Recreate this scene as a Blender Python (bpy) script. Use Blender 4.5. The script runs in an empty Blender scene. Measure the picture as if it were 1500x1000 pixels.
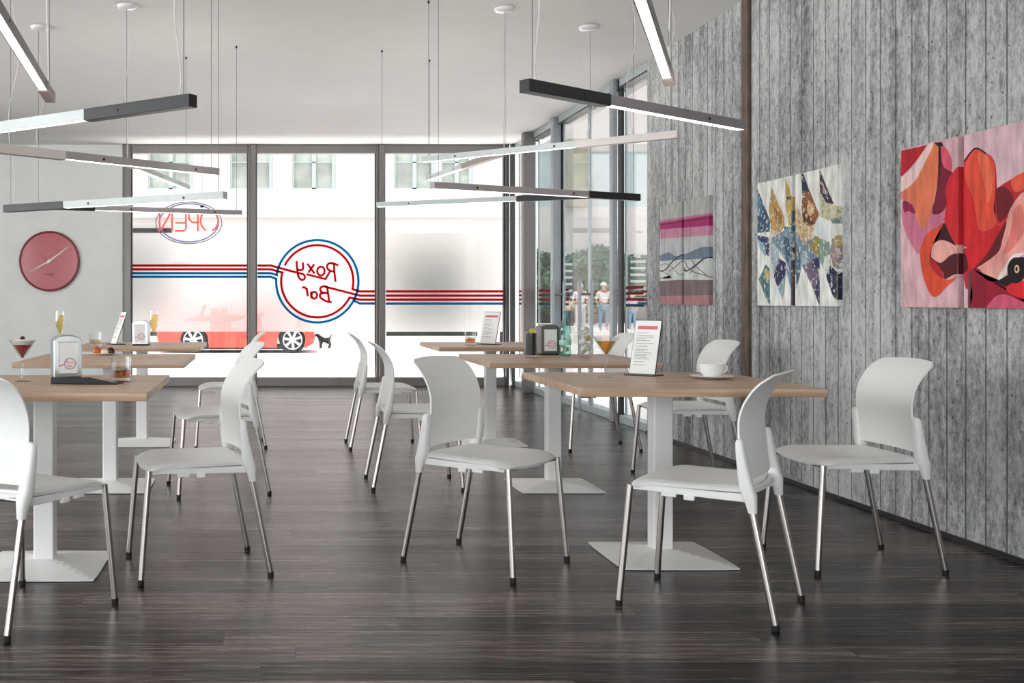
import bpy, bmesh, math, random
from mathutils import Vector, Matrix
PI = math.pi
random.seed(7)
S = bpy.context.scene
COL = S.collection

# ------------------------------------------------------------------ camera
F = 1555.0          # focal length in pixels of the 1500 px wide frame
H = 1.075           # eye height
CX, CY = 388.0, 439.0
cam_d = bpy.data.cameras.new('camera'); cam = bpy.data.objects.new('camera', cam_d); COL.objects.link(cam)
cam.location = (0, 0, H); cam.rotation_euler = (PI/2, 0, 0)
cam_d.sensor_width = 36; cam_d.sensor_fit = 'HORIZONTAL'; cam_d.lens = 36*F/1500
cam_d.shift_x = (750-CX)/1500; cam_d.shift_y = -(500-CY)/1500
cam_d.clip_start = 0.05; cam_d.clip_end = 300
S.camera = cam

# ------------------------------------------------------------------ world, sun, exposure
w = bpy.data.worlds.new('sky'); S.world = w; w.use_nodes = True
bg = w.node_tree.nodes['Background']; bg.inputs['Color'].default_value = (0.93, 0.965, 1.0, 1); bg.inputs['Strength'].default_value = 0.72
sd = bpy.data.lights.new('sun', 'SUN'); sun = bpy.data.objects.new('sun', sd); COL.objects.link(sun)
sd.energy = 1.35; sd.angle = math.radians(2); sd.color = (1.0, 0.965, 0.93)
sun.rotation_euler = Vector((0.30, 0.34, -1.45)).to_track_quat('-Z', 'Y').to_euler()
def fill_light(name, loc, rot, sx_, sy_, e, c=(.95,.98,1)):
    d = bpy.data.lights.new(name, 'AREA'); d.shape = 'RECTANGLE'; d.size = sx_; d.size_y = sy_; d.energy = e; d.color = c
    o = bpy.data.objects.new(name, d); COL.objects.link(o); o.location = loc; o.rotation_euler = rot; return o
fill_light('left_fill', (-6.6, 3.2, 1.7), (0, -PI/2, 0), 2.6, 13, 250)     # added fill light, standing outside the unseen side windows
fill_light('rear_fill', (-1.5, -4.6, 1.6), (PI/2, 0, 0), 8.5, 2.8, 125)    # added fill light from behind the viewer
fill_light('ceiling_fill', (.7, 14.45, -.22), (PI+math.radians(14), 0, 0), 4.7*2, 1.4, 520, (1,.99,.97))   # added light hidden below floor level, brightens the ceiling near the glass
S.view_settings.view_transform = 'Standard'; S.view_settings.look = 'None'
S.view_settings.exposure = 1.0; S.view_settings.gamma = 1.0; S.view_settings.use_curve_mapping = False
S.cycles.use_denoising = True
S.cycles.max_bounces = 12; S.cycles.transparent_max_bounces = 16; S.cycles.transmission_bounces = 10
S.cycles.diffuse_bounces = 6; S.cycles.caustics_refractive = True; S.cycles.caustics_reflective = False
S.cycles.sample_clamp_indirect = 6.0

# ------------------------------------------------------------------ helpers
def lin(c): return tuple(((x/255)/12.92 if x/255 <= .04045 else ((x/255+.055)/1.055)**2.4) for x in c) + (1,)
def mat(name, col=None, rough=.5, metal=0, noise=0, nscale=20, trans=0, ior=1.45, emit=None, estr=0, coat=0, spec=None, bump=0, stretch=(1,1,1)):
    m = bpy.data.materials.new(name); m.use_nodes = True
    nt = m.node_tree; p = nt.nodes['Principled BSDF']
    c = lin(col) if col else (.8,.8,.8,1)
    p.inputs['Base Color'].default_value = c; p.inputs['Roughness'].default_value = rough; p.inputs['Metallic'].default_value = metal
    p.inputs['IOR'].default_value = ior
    if trans: p.inputs['Transmission Weight'].default_value = trans
    if coat: p.inputs['Coat Weight'].default_value = coat; p.inputs['Coat Roughness'].default_value = .1
    if spec is not None: p.inputs['Specular IOR Level'].default_value = spec
    if emit: p.inputs['Emission Color'].default_value = lin(emit); p.inputs['Emission Strength'].default_value = estr
    if noise or bump:
        tc = nt.nodes.new('ShaderNodeTexCoord'); mp = nt.nodes.new('ShaderNodeMapping'); mp.inputs['Scale'].default_value = stretch
        n = nt.nodes.new('ShaderNodeTexNoise'); n.inputs['Scale'].default_value = nscale; n.inputs['Detail'].default_value = 5
        nt.links.new(tc.outputs['Object'], mp.inputs['Vector']); nt.links.new(mp.outputs['Vector'], n.inputs['Vector'])
        if noise:
            mx = nt.nodes.new('ShaderNodeMix'); mx.data_type = 'RGBA'
            mx.inputs['A'].default_value = tuple(x*(1-noise) for x in c[:3])+(1,); mx.inputs['B'].default_value = tuple(min(1,x*(1+noise)) for x in c[:3])+(1,)
            cr = nt.nodes.new('ShaderNodeMapRange'); cr.inputs['From Min'].default_value = .3; cr.inputs['From Max'].default_value = .7
            nt.links.new(n.outputs['Fac'], cr.inputs['Value']); nt.links.new(cr.outputs['Result'], mx.inputs['Factor']); nt.links.new(mx.outputs['Result'], p.inputs['Base Color'])
        if bump:
            b = nt.nodes.new('ShaderNodeBump'); b.inputs['Strength'].default_value = bump; b.inputs['Distance'].default_value = .01
            nt.links.new(n.outputs['Fac'], b.inputs['Height']); nt.links.new(b.outputs['Normal'], p.inputs['Normal'])
    return m

class MB:
    """collects shapes in one bmesh"""
    def __init__(s): s.bm = bmesh.new(); s.mi = 0
    def face(s, vs):
        try:
            f = s.bm.faces.new(vs); f.material_index = s.mi; return f
        except ValueError: return None
    def box(s, a, b, M=None):
        x0,y0,z0 = a; x1,y1,z1 = b
        v = [Vector(c) for c in ((x0,y0,z0),(x1,y0,z0),(x1,y1,z0),(x0,y1,z0),(x0,y0,z1),(x1,y0,z1),(x1,y1,z1),(x0,y1,z1))]
        if M: v = [M @ c for c in v]
        v = [s.bm.verts.new(c) for c in v]
        for q in ((3,2,1,0),(4,5,6,7),(0,1,5,4),(1,2,6,5),(2,3,7,6),(3,0,4,7)): s.face([v[i] for i in q])
        return s
    def loft(s, rings, caps=True, closed=True):
        rv = [[s.bm.verts.new(p) for p in r] for r in rings]; n = len(rv[0])
        for a, b in zip(rv, rv[1:]):
            for i in range(n if closed else n-1): s.face([a[i], a[(i+1)%n], b[(i+1)%n], b[i]])
        if caps:
            s.face(list(reversed(rv[0]))); s.face(rv[-1])
        return s
    def tube(s, pts, r, n=10, caps=True):
        pts = [Vector(p) for p in pts]; rs = r if isinstance(r, (list, tuple)) else [r]*len(pts); rings = []
        prev = None
        for i, p in enumerate(pts):
            d = (pts[min(i+1,len(pts)-1)]-pts[max(i-1,0)]).normalized()
            if prev is None:
                up = Vector((0,0,1)) if abs(d.z) < .9 else Vector((1,0,0)); a = d.cross(up).normalized()
            else: a = (prev - d*prev.dot(d)).normalized()
            prev = a; b = d.cross(a)
            rings.append([p + (a*math.cos(t)+b*math.sin(t))*rs[i] for t in (2*PI*k/n for k in range(n))])
        return s.loft(rings, caps)
    def lathe(s, prof, c=(0,0,0), n=28, caps=True, axis='z', flute=0):
        rings = []
        for r, z in prof:
            ring = []
            for k in range(n):
                t = 2*PI*k/n; rr = max(r,1e-5)*(1+flute*(1 if k%2 else -1))
                if axis == 'z': ring.append(Vector((c[0]+rr*math.cos(t), c[1]+rr*math.sin(t), c[2]+z)))
                elif axis == 'y': ring.append(Vector((c[0]+rr*math.cos(t), c[1]+z, c[2]+rr*math.sin(t))))
                else: ring.append(Vector((c[0]+z, c[1]+rr*math.cos(t), c[2]+rr*math.sin(t))))
            rings.append(ring)
        return s.loft(rings, caps)
    def prism(s, pts, vec):
        v = Vector(vec); return s.loft([[Vector(p) for p in pts], [Vector(p)+v for p in pts]])
    def shell(s, P, t):
        """P[i][j] grid of points -> closed sheet of thickness t"""
        ni, nj = len(P), len(P[0]); N = []
        for i in range(ni):
            N.append([])
            for j in range(nj):
                du = P[min(i+1,ni-1)][j]-P[max(i-1,0)][j]; dv = P[i][min(j+1,nj-1)]-P[i][max(j-1,0)]
                N[i].append(du.cross(dv).normalized())
        A = [[s.bm.verts.new(P[i][j]) for j in range(nj)] for i in range(ni)]
        B = [[s.bm.verts.new(P[i][j]-N[i][j]*t) for j in range(nj)] for i in range(ni)]
        for i in range(ni-1):
            for j in range(nj-1):
                s.face([A[i][j],A[i+1][j],A[i+1][j+1],A[i][j+1]]); s.face([B[i][j+1],B[i+1][j+1],B[i+1][j],B[i][j]])
        for i in range(ni-1):
            s.face([A[i][0],B[i][0],B[i+1][0],A[i+1][0]]); s.face([A[i+1][-1],B[i+1][-1],B[i][-1],A[i][-1]])
        for j in range(nj-1):
            s.face([A[0][j+1],B[0][j+1],B[0][j],A[0][j]]); s.face([A[-1][j],B[-1][j],B[-1][j+1],A[-1][j+1]])
        return s
    def build(s, name, mats, parent=None, smooth=False, bevel=0, segs=2, fix=True):
        if fix: bmesh.ops.recalc_face_normals(s.bm, faces=s.bm.faces)
        me = bpy.data.meshes.new(name); s.bm.to_mesh(me); s.bm.free()
        for m in (mats if isinstance(mats, (list, tuple)) else [mats]): me.materials.append(m)
        if smooth:
            me.polygons.foreach_set('use_smooth', [True]*len(me.polygons))
            me.set_sharp_from_angle(angle=math.radians(50))
        o = bpy.data.objects.new(name, me); COL.objects.link(o)
        if parent: o.parent = parent
        if bevel:
            b = o.modifiers.new('bevel', 'BEVEL'); b.width = bevel; b.segments = segs; b.limit_method = 'ANGLE'; b.angle_limit = math.radians(40)
        return o

def empty(name, loc=(0,0,0), rz=0):
    o = bpy.data.objects.new(name, None); COL.objects.link(o); o.location = loc; o.rotation_euler = (0,0,rz); o.empty_display_size = .1
    return o
def tag(o, label=None, cat=None, group=None, kind=None):
    if label: o['label'] = label
    if cat: o['category'] = cat
    if group: o['group'] = group
    if kind: o['kind'] = kind
    return o
def thing(name, label, cat, loc=(0,0,0), rz=0, group=None): return tag(empty(name, loc, rz), label, cat, group)
def struct(o): o['kind'] = 'structure'; return o
def copy_tree(o, parent=None):
    c = o.copy(); COL.objects.link(c); c.parent = parent
    for ch in list(o.children): copy_tree(ch, c)
    return c
def sx(px, Y): return (px-CX)*Y/F
def sz(py, Y): return H+(CY-py)*Y/F
def catmull(pts, x):
    if x <= pts[0][0]: return pts[0][1]
    for i in range(len(pts)-1):
        if x <= pts[i+1][0]:
            t = (x-pts[i][0])/(pts[i+1][0]-pts[i][0])
            p0 = pts[max(i-1,0)][1]; p1 = pts[i][1]; p2 = pts[i+1][1]; p3 = pts[min(i+2,len(pts)-1)][1]
            return .5*((2*p1)+(-p0+p2)*t+(2*p0-5*p1+4*p2-p3)*t*t+(-p0+3*p1-3*p2+p3)*t**3)
    return pts[-1][1]

# ------------------------------------------------------------------ materials
def floor_mat():
    m = bpy.data.materials.new('dark_plank_floor'); m.use_nodes = True; nt = m.node_tree; p = nt.nodes['Principled BSDF']
    L = nt.links.new; N = nt.nodes.new
    tc = N('ShaderNodeTexCoord'); br = N('ShaderNodeTexBrick'); br.offset = 0
    br.inputs['Scale'].default_value = 1; br.inputs['Brick Width'].default_value = 1.7; br.inputs['Row Height'].default_value = .15
    br.inputs['Mortar Size'].default_value = .0016; br.inputs['Mortar Smooth'].default_value = .1; br.inputs['Bias'].default_value = 0
    br.inputs['Color1'].default_value = (0,0,0,1); br.inputs['Color2'].default_value = (1,1,1,1); br.inputs['Mortar'].default_value = (0,0,0,1)
    sp = N('ShaderNodeSeparateXYZ'); L(tc.outputs['Object'], sp.inputs[0])      # every row of planks gets its own shift along the row
    dv = N('ShaderNodeMath'); dv.operation = 'DIVIDE'; dv.inputs[1].default_value = .15; L(sp.outputs['Y'], dv.inputs[0])
    fl = N('ShaderNodeMath'); fl.operation = 'FLOOR'; L(dv.outputs[0], fl.inputs[0])
    wn = N('ShaderNodeTexWhiteNoise'); wn.noise_dimensions = '1D'; L(fl.outputs[0], wn.inputs['W'])
    ma = N('ShaderNodeMath'); ma.operation = 'MULTIPLY_ADD'; ma.inputs[1].default_value = 5.1; L(wn.outputs['Value'], ma.inputs[0]); L(sp.outputs['X'], ma.inputs[2])
    cb = N('ShaderNodeCombineXYZ'); L(ma.outputs[0], cb.inputs['X']); L(sp.outputs['Y'], cb.inputs['Y']); L(cb.outputs[0], br.inputs['Vector'])
    # row dependent shift so the grain does not run over the joints
    add = N('ShaderNodeVectorMath'); add.operation = 'MULTIPLY_ADD'; add.inputs[1].default_value = (13.7, 5.1, 0); L(br.outputs['Color'], add.inputs[0]); L(tc.outputs['Object'], add.inputs[2])
    mp = N('ShaderNodeMapping'); mp.inputs['Scale'].default_value = (1.1, 34, 1); L(add.outputs[0], mp.inputs['Vector'])
    n1 = N('ShaderNodeTexNoise'); n1.inputs['Scale'].default_value = 1.6; n1.inputs['Detail'].default_value = 7; n1.inputs['Roughness'].default_value = .65; n1.inputs['Distortion'].default_value = .6; L(mp.outputs[0], n1.inputs['Vector'])
    mp2 = N('ShaderNodeMapping'); mp2.inputs['Scale'].default_value = (5, 160, 1); L(add.outputs[0], mp2.inputs['Vector'])
    n2 = N('ShaderNodeTexNoise'); n2.inputs['Scale'].default_value = 2; n2.inputs['Detail'].default_value = 4; L(mp2.outputs[0], n2.inputs['Vector'])
    a1 = N('ShaderNodeMath'); a1.operation = 'MULTIPLY_ADD'; a1.inputs[1].default_value = .55; L(n2.outputs['Fac'], a1.inputs[0]); L(n1.outputs['Fac'], a1.inputs[2])
    a2 = N('ShaderNodeMath'); a2.operation = 'MULTIPLY_ADD'; a2.inputs[1].default_value = .19; L(br.outputs['Color'], a2.inputs[0]); L(a1.outputs[0], a2.inputs[2])
    cr = N('ShaderNodeValToRGB'); e = cr.color_ramp.elements
    e[0].position = .70; e[0].color = lin((11,7,6)); e[1].position = 1.12; e[1].color = lin((106,89,82))
    k = cr.color_ramp.elements.new(.90); k.color = lin((36,27,25))
    L(a2.outputs[0], cr.inputs['Fac'])
    mx = N('ShaderNodeMix'); mx.data_type = 'RGBA'; L(br.outputs['Fac'], mx.inputs['Factor']); L(cr.outputs['Color'], mx.inputs['A']); mx.inputs['B'].default_value = lin((14,11,11))
    L(mx.outputs['Result'], p.inputs['Base Color'])
    mr = N('ShaderNodeMapRange'); mr.inputs['From Min'].default_value = .5; mr.inputs['From Max'].default_value = 1.1; mr.inputs['To Min'].default_value = .17; mr.inputs['To Max'].default_value = .32
    L(a1.outputs[0], mr.inputs['Value']); L(mr.outputs['Result'], p.inputs['Roughness'])
    b = N('ShaderNodeBump'); b.inputs['Strength'].default_value = .42; b.inputs['Distance'].default_value = .002; L(a2.outputs[0], b.inputs['Height']); L(b.outputs['Normal'], p.inputs['Normal'])
    sr = N('ShaderNodeMapRange'); sr.inputs['From Min'].default_value = .68; sr.inputs['From Max'].default_value = 1.1; sr.inputs['To Min'].default_value = .12; sr.inputs['To Max'].default_value = .62
    L(a2.outputs[0], sr.inputs['Value']); L(sr.outputs['Result'], p.inputs['Specular IOR Level'])
    return m
def concrete_mat():
    m = bpy.data.materials.new('board_formed_concrete'); m.use_nodes = True; nt = m.node_tree; p = nt.nodes['Principled BSDF']
    L = nt.links.new; N = nt.nodes.new
    tc = N('ShaderNodeTexCoord'); sp = N('ShaderNodeSeparateXYZ'); L(tc.outputs['Object'], sp.inputs[0])
    cb = N('ShaderNodeCombineXYZ'); L(sp.outputs['Z'], cb.inputs['X']); L(sp.outputs['Y'], cb.inputs['Y'])   # boards run up the wall
    br = N('ShaderNodeTexBrick'); br.offset = .5; br.inputs['Scale'].default_value = 1; br.inputs['Brick Width'].default_value = 40; br.inputs['Row Height'].default_value = .13
    br.inputs['Mortar Size'].default_value = .0055; br.inputs['Mortar Smooth'].default_value = .6
    br.inputs['Color1'].default_value = (0,0,0,1); br.inputs['Color2'].default_value = (1,1,1,1); L(cb.outputs[0], br.inputs['Vector'])
    def noise(scale, st, det=6, r=.6, dist=0):
        mp = N('ShaderNodeMapping'); mp.inputs['Scale'].default_value = st; L(tc.outputs['Object'], mp.inputs['Vector'])
        n = N('ShaderNodeTexNoise'); n.inputs['Scale'].default_value = scale; n.inputs['Detail'].default_value = det; n.inputs['Roughness'].default_value = r; n.inputs['Distortion'].default_value = dist
        L(mp.outputs[0], n.inputs['Vector']); return n.outputs['Fac']
    streak = noise(1.7, (1, 10, .35), 5, .6, .3); grit = noise(34, (1,1,.6), 10, .85); big = noise(.9, (1,1.4,.7), 3); fine = noise(18, (1, 2.2, .6), 7, .85)
    blot = noise(6.5, (1,1.5,.6), 8, .8, .8)
    row = noise(1.0, (0, 8.3, 0), 1)
    def madd(a, k, b):
        x = N('ShaderNodeMath'); x.operation = 'MULTIPLY_ADD'; L(a, x.inputs[0]); x.inputs[1].default_value = k
        if b is None: x.inputs[2].default_value = 0
        else: L(b, x.inputs[2])
        return x.outputs[0]
    v = madd(streak, .4, None); v = madd(grit, 1.65, v); v = madd(big, .9, v); v = madd(fine, .6, v); v = madd(row, .45, v); v = madd(br.outputs['Color'], .10, v); v = madd(blot, .85, v)
    cr = N('ShaderNodeValToRGB'); cr.color_ramp.elements[0].position = .44; cr.color_ramp.elements[0].color = lin((78,78,78)); cr.color_ramp.elements[1].position = .555; cr.color_ramp.elements[1].color = lin((226,228,226))
    k = cr.color_ramp.elements.new(.497); k.color = lin((168,170,169))
    sc = N('ShaderNodeMath'); sc.operation = 'DIVIDE'; sc.inputs[1].default_value = 4.83; L(v, sc.inputs[0]); L(sc.outputs[0], cr.inputs['Fac'])
    mx = N('ShaderNodeMix'); mx.data_type = 'RGBA'; mx.blend_type = 'MULTIPLY'; mx.inputs['B'].default_value = (.22,.22,.23,1); L(cr.outputs['Color'], mx.inputs['A'])
    f = N('ShaderNodeMath'); f.operation = 'MULTIPLY'; L(br.outputs['Fac'], f.inputs[0]); L(blot, f.inputs[1])
    f2 = N('ShaderNodeMath'); f2.operation = 'MULTIPLY'; f2.inputs[1].default_value = 1.7; f2.use_clamp = True; L(f.outputs[0], f2.inputs[0]); L(f2.outputs[0], mx.inputs['Factor'])
    # small air holes
    vo = N('ShaderNodeTexVoronoi'); vo.inputs['Scale'].default_value = 16; L(tc.outputs['Object'], vo.inputs['Vector'])
    hr = N('ShaderNodeMapRange'); hr.inputs['From Min'].default_value = .07; hr.inputs['From Max'].default_value = .13; hr.inputs['To Min'].default_value = .35; hr.inputs['To Max'].default_value = 1; L(vo.outputs['Distance'], hr.inputs['Value'])
    mh = N('ShaderNodeMix'); mh.data_type = 'RGBA'; mh.blend_type = 'MULTIPLY'; mh.inputs['Factor'].default_value = 1; L(mx.outputs['Result'], mh.inputs['A']); L(hr.outputs['Result'], mh.inputs['B'])
    L(mh.outputs['Result'], p.inputs['Base Color']); p.inputs['Roughness'].default_value = .78
    h = madd(br.outputs['Fac'], -1.2, v); b = N('ShaderNodeBump'); b.inputs['Strength'].default_value = .7; b.inputs['Distance'].default_value = .012; L(h, b.inputs['Height']); L(b.outputs['Normal'], p.inputs['Normal'])
    return m
def wood_mat(name, a, b, rough=.4):
    m = bpy.data.materials.new(name); m.use_nodes = True; nt = m.node_tree; p = nt.nodes['Principled BSDF']; L = nt.links.new; N = nt.nodes.new
    tc = N('ShaderNodeTexCoord'); mp = N('ShaderNodeMapping'); mp.inputs['Scale'].default_value = (1.2, 22, 22); L(tc.outputs['Object'], mp.inputs[0])
    n = N('ShaderNodeTexNoise'); n.inputs['Scale'].default_value = 1.6; n.inputs['Detail'].default_value = 6; n.inputs['Distortion'].default_value = .5; L(mp.outputs[0], n.inputs['Vector'])
    cr = N('ShaderNodeValToRGB'); cr.color_ramp.elements[0].position = .32; cr.color_ramp.elements[0].color = lin(a); cr.color_ramp.elements[1].position = .68; cr.color_ramp.elements[1].color = lin(b)
    L(n.outputs['Fac'], cr.inputs[0]); L(cr.outputs[0], p.inputs['Base Color']); p.inputs['Roughness'].default_value = rough
    return m
def pane_mat(name, refl=.06, tint=(1,1,1,1)):
    m = bpy.data.materials.new(name); m.use_nodes = True; nt = m.node_tree; nt.nodes.clear(); N = nt.nodes.new; L = nt.links.new
    o = N('ShaderNodeOutputMaterial'); mx = N('ShaderNodeMixShader'); t = N('ShaderNodeBsdfTransparent'); g = N('ShaderNodeBsdfGlossy'); g.inputs['Roughness'].default_value = .02
    t.inputs['Color'].default_value = tint; lw = N('ShaderNodeLayerWeight'); lw.inputs['Blend'].default_value = .25
    ml = N('ShaderNodeMath'); ml.operation = 'MULTIPLY_ADD'; ml.inputs[1].default_value = .5; ml.inputs[2].default_value = refl*.3
    L(lw.outputs['Fresnel'], ml.inputs[0]); L(ml.outputs[0], mx.inputs['Fac']); L(t.outputs[0], mx.inputs[1]); L(g.outputs[0], mx.inputs[2]); L(mx.outputs[0], o.inputs[0])
    return m
def clear_mat(name, tint, base=.08, k=.85):
    m = bpy.data.materials.new(name); m.use_nodes = True; nt = m.node_tree; nt.nodes.clear(); N = nt.nodes.new; L = nt.links.new
    o = N('ShaderNodeOutputMaterial'); mx = N('ShaderNodeMixShader'); t = N('ShaderNodeBsdfTransparent'); g = N('ShaderNodeBsdfGlossy'); g.inputs['Roughness'].default_value = .04
    t.inputs['Color'].default_value = tint; lw = N('ShaderNodeLayerWeight'); lw.inputs['Blend'].default_value = .35
    ml = N('ShaderNodeMath'); ml.operation = 'MULTIPLY_ADD'; ml.inputs[1].default_value = k; ml.inputs[2].default_value = base; ml.use_clamp = True
    L(lw.outputs['Facing'], ml.inputs[0]); pw = N('ShaderNodeMath'); pw.operation = 'POWER'; pw.inputs[1].default_value = 1.8; L(ml.outputs[0], pw.inputs[0])
    L(pw.outputs[0], mx.inputs['Fac']); L(t.outputs[0], mx.inputs[1]); L(g.outputs[0], mx.inputs[2]); L(mx.outputs[0], o.inputs[0])
    return m
def vinyl_mat(name, c):
    m = bpy.data.materials.new(name); m.use_nodes = True; nt = m.node_tree; nt.nodes.clear(); N = nt.nodes.new; L = nt.links.new
    o = N('ShaderNodeOutputMaterial'); mx = N('ShaderNodeMixShader'); t = N('ShaderNodeBsdfTransparent'); d = N('ShaderNodeBsdfDiffuse'); mx.inputs['Fac'].default_value = .4
    t.inputs['Color'].default_value = lin(c); d.inputs['Color'].default_value = lin(c); L(t.outputs[0], mx.inputs[1]); L(d.outputs[0], mx.inputs[2]); L(mx.outputs[0], o.inputs[0])
    return m
def film_mat():
    m = bpy.data.materials.new('frosted_film'); m.use_nodes = True; nt = m.node_tree; nt.nodes.clear(); N = nt.nodes.new; L = nt.links.new
    o = N('ShaderNodeOutputMaterial'); mx = N('ShaderNodeMixShader'); r = N('ShaderNodeBsdfRefraction'); r.inputs['IOR'].default_value = 1.2; r.inputs['Roughness'].default_value = .45
    t = N('ShaderNodeBsdfTranslucent'); t.inputs['Color'].default_value = (.9,.9,.9,1); mx.inputs['Fac'].default_value = .03
    L(r.outputs[0], mx.inputs[1]); L(t.outputs[0], mx.inputs[2]); L(mx.outputs[0], o.inputs[0])
    return m
M = dict(
    floor=floor_mat(), concrete=concrete_mat(), oak=wood_mat('oak_top', (160,127,100), (206,175,147)),
    wall=mat('white_plaster', (238,239,235), .8, noise=.03, nscale=3, bump=.03), ceiling=mat('ceiling_plaster', (232,231,228), .85, noise=.02, nscale=4, bump=.05),
    alu=mat('grey_aluminium', (128,124,122), .38, .5, noise=.05, nscale=8, stretch=(1,1,.1)), alum=mat('mid_aluminium', (158,164,168), .38, .3, noise=.05), alud=mat('dark_aluminium', (52,52,54), .4, .3, noise=.05), alul=mat('pale_aluminium', (190,200,202), .35, .3, noise=.04),
    white=mat('white_plastic', (232,232,230), .42, noise=.012, nscale=30), wsteel=mat('white_powder_coat', (236,236,234), .28, noise=.012),
    chrome=mat('satin_steel', (186,180,177), .24, 1, noise=.03, nscale=60), black=mat('black_rubber', (18,18,18), .6, noise=.1),
    screw=mat('small_black_screw', (20,20,20), .4), bblack=mat('black_lamp_profile', (30,31,32), .4, noise=.08), bgrey=mat('grey_lamp_profile', (136,130,131), .45, noise=.04),
    bgrey2=mat('light_grey_lamp_profile', (176,169,170), .45, noise=.04), bwhite=mat('white_lamp_profile', (205,212,210), .4, noise=.02), bwarm=mat('warm_white_lamp_profile', (226,218,212), .45, noise=.02), btaupe=mat('taupe_lamp_profile', (170,155,150), .45, noise=.02),
    glow=mat('lamp_diffuser', (255,255,255), .5, emit=(255,253,250), estr=1.7), glowup=mat('ceiling_glow_strip', (255,255,255), .5, emit=(255,250,244), estr=6), wire=mat('steel_wire', (120,118,116), .35, .6), cord=mat('white_cord', (225,222,218), .5),
    pane=pane_mat('clear_pane'), film=film_mat(), glass=clear_mat('drinking_glass', (.97,.98,.98,1)), bottle=clear_mat('green_bottle_glass', lin((206,240,230)), .16, .8),
    dred2=vinyl_mat('faded_red_vinyl', (176,74,90)), dblue2=vinyl_mat('faded_blue_vinyl', (84,122,140)), dred=vinyl_mat('red_vinyl', (222,30,48)), dblue=vinyl_mat('blue_vinyl', (12,158,206)),
)
def mcol(c, rough=.5, **k): return mat('paint_%d_%d_%d' % c, c, rough, **k)

# ------------------------------------------------------------------ room shell
XR, YB, ZC = 3.09, 13.27, 3.01
XL, YN = -6.2, -4.0
b = MB(); b.box((XL-.2, YN, -.3), (XR+.25, YB+.1, 0)); struct(b.build('floor', M['floor']))
b = MB(); b.box((XL-.2, YN-.4, ZC), (XR+.35, YB+.25, ZC+.35)); struct(b.build('ceiling', M['ceiling']))
b = MB(); b.box((XR, YN, 0), (XR+.25, 6.74, ZC)); b.box((XR+.012, 6.74, 0), (XR+.25, 6.88, ZC)); b.box((XR, 6.88, 0), (XR+.25, 8.58, ZC)); struct(b.build('wall_right', M['concrete']))
b = MB(); b.box((XR-.014, 6.765, 0), (XR+.012, 6.855, ZC)); struct(b.build('trim_1', mat('rusty_joint', (104,90,78), .8, noise=.35, nscale=9, stretch=(1,3,1), bump=.4), bevel=.004))
b = MB(); b.box((XL-.2, YB-.03, 0), (sx(180, YB), YB+.2, ZC)); struct(b.build('wall_back', M['wall']))
b = MB(); b.box((XL-.2, YN, 0), (XL, 13.24, .5)); b.box((XL-.2, YN, 2.8), (XL, 13.24, ZC)); b.box((XL-.2, 10.2, .5), (XL, 13.24, 2.8))
for y in (-2.6, .6, 3.8, 7.0): b.box((XL-.2, y-.15, .5), (XL, y+.15, 2.8))
struct(b.build('wall_left', M['wall']))
b = MB(); b.box((XL, YB-.042, 0), (sx(180, YB), YB-.03, .09)); struct(b.build('baseboard_back', M['wsteel']))
b = MB(); b.box((XR-.012, YN, 0), (XR, 6.76, .022)); b.box((XR-.012, 6.86, 0), (XR, 8.58, .022)); struct(b.build('baseboard_right', M['alud']))

# ------------------------------------------------------------------ window wall with decals
def ribbon(mb, pts, wdt, y, t=.0015, m=0, closed=False):
    """flat vinyl line in the plane of the pane (pts are x,z)"""
    mb.mi = m; P = [Vector((p[0], 0, p[1])) for p in pts]; n = len(P); A = []; B = []
    for i in range(n):
        if closed: d0 = (P[i]-P[i-1]).normalized(); d1 = (P[(i+1)%n]-P[i]).normalized()
        else: d0 = (P[i]-P[max(i-1,0)]); d1 = (P[min(i+1,n-1)]-P[i]); d0 = d0.normalized() if d0.length else d1.normalized(); d1 = d1.normalized() if d1.length else d0
        d = (d0+d1).normalized(); nn = Vector((-d.z, 0, d.x)); k = wdt/2/max(.5, nn.dot(Vector((-d0.z,0,d0.x))))
        A.append(P[i]+nn*k); B.append(P[i]-nn*k)
    rings = [[Vector((a.x,y,a.z)), Vector((b_.x,y,b_.z)), Vector((b_.x,y-t,b_.z)), Vector((a.x,y-t,a.z))] for a, b_ in zip(A,B)]
    if closed: rings.append([v.copy() for v in rings[0]])
    mb.loft(rings, caps=not closed)
def arc(cx, cz, r, a0, a1, n=40, rz=None):
    rz = rz or r; return [(cx+r*math.cos(a0+(a1-a0)*i/n), cz+rz*math.sin(a0+(a1-a0)*i/n)) for i in range(n+1)]
def smoothline(pts, n=6):
    out = []
    for i in range(len(pts)-1):
        p0 = pts[max(i-1,0)]; p1 = pts[i]; p2 = pts[i+1]; p3 = pts[min(i+2,len(pts)-1)]
        for k in range(n):
            t = k/n; out.append(tuple(.5*((2*b_)+(-a+c)*t+(2*a-5*b_+4*c-d)*t*t+(-a+3*b_-3*c+d)*t**3) for a,b_,c,d in zip(p0,p1,p2,p3)))
    return out+[pts[-1]]
YG = YB+.03
mull = [-1.723, -.162, 1.442, 3.05]
FZ0, FZ1 = .675, 1.915
def pz(p, Y=YG): return (sx(p[0], Y), sz(p[1], Y))
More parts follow.
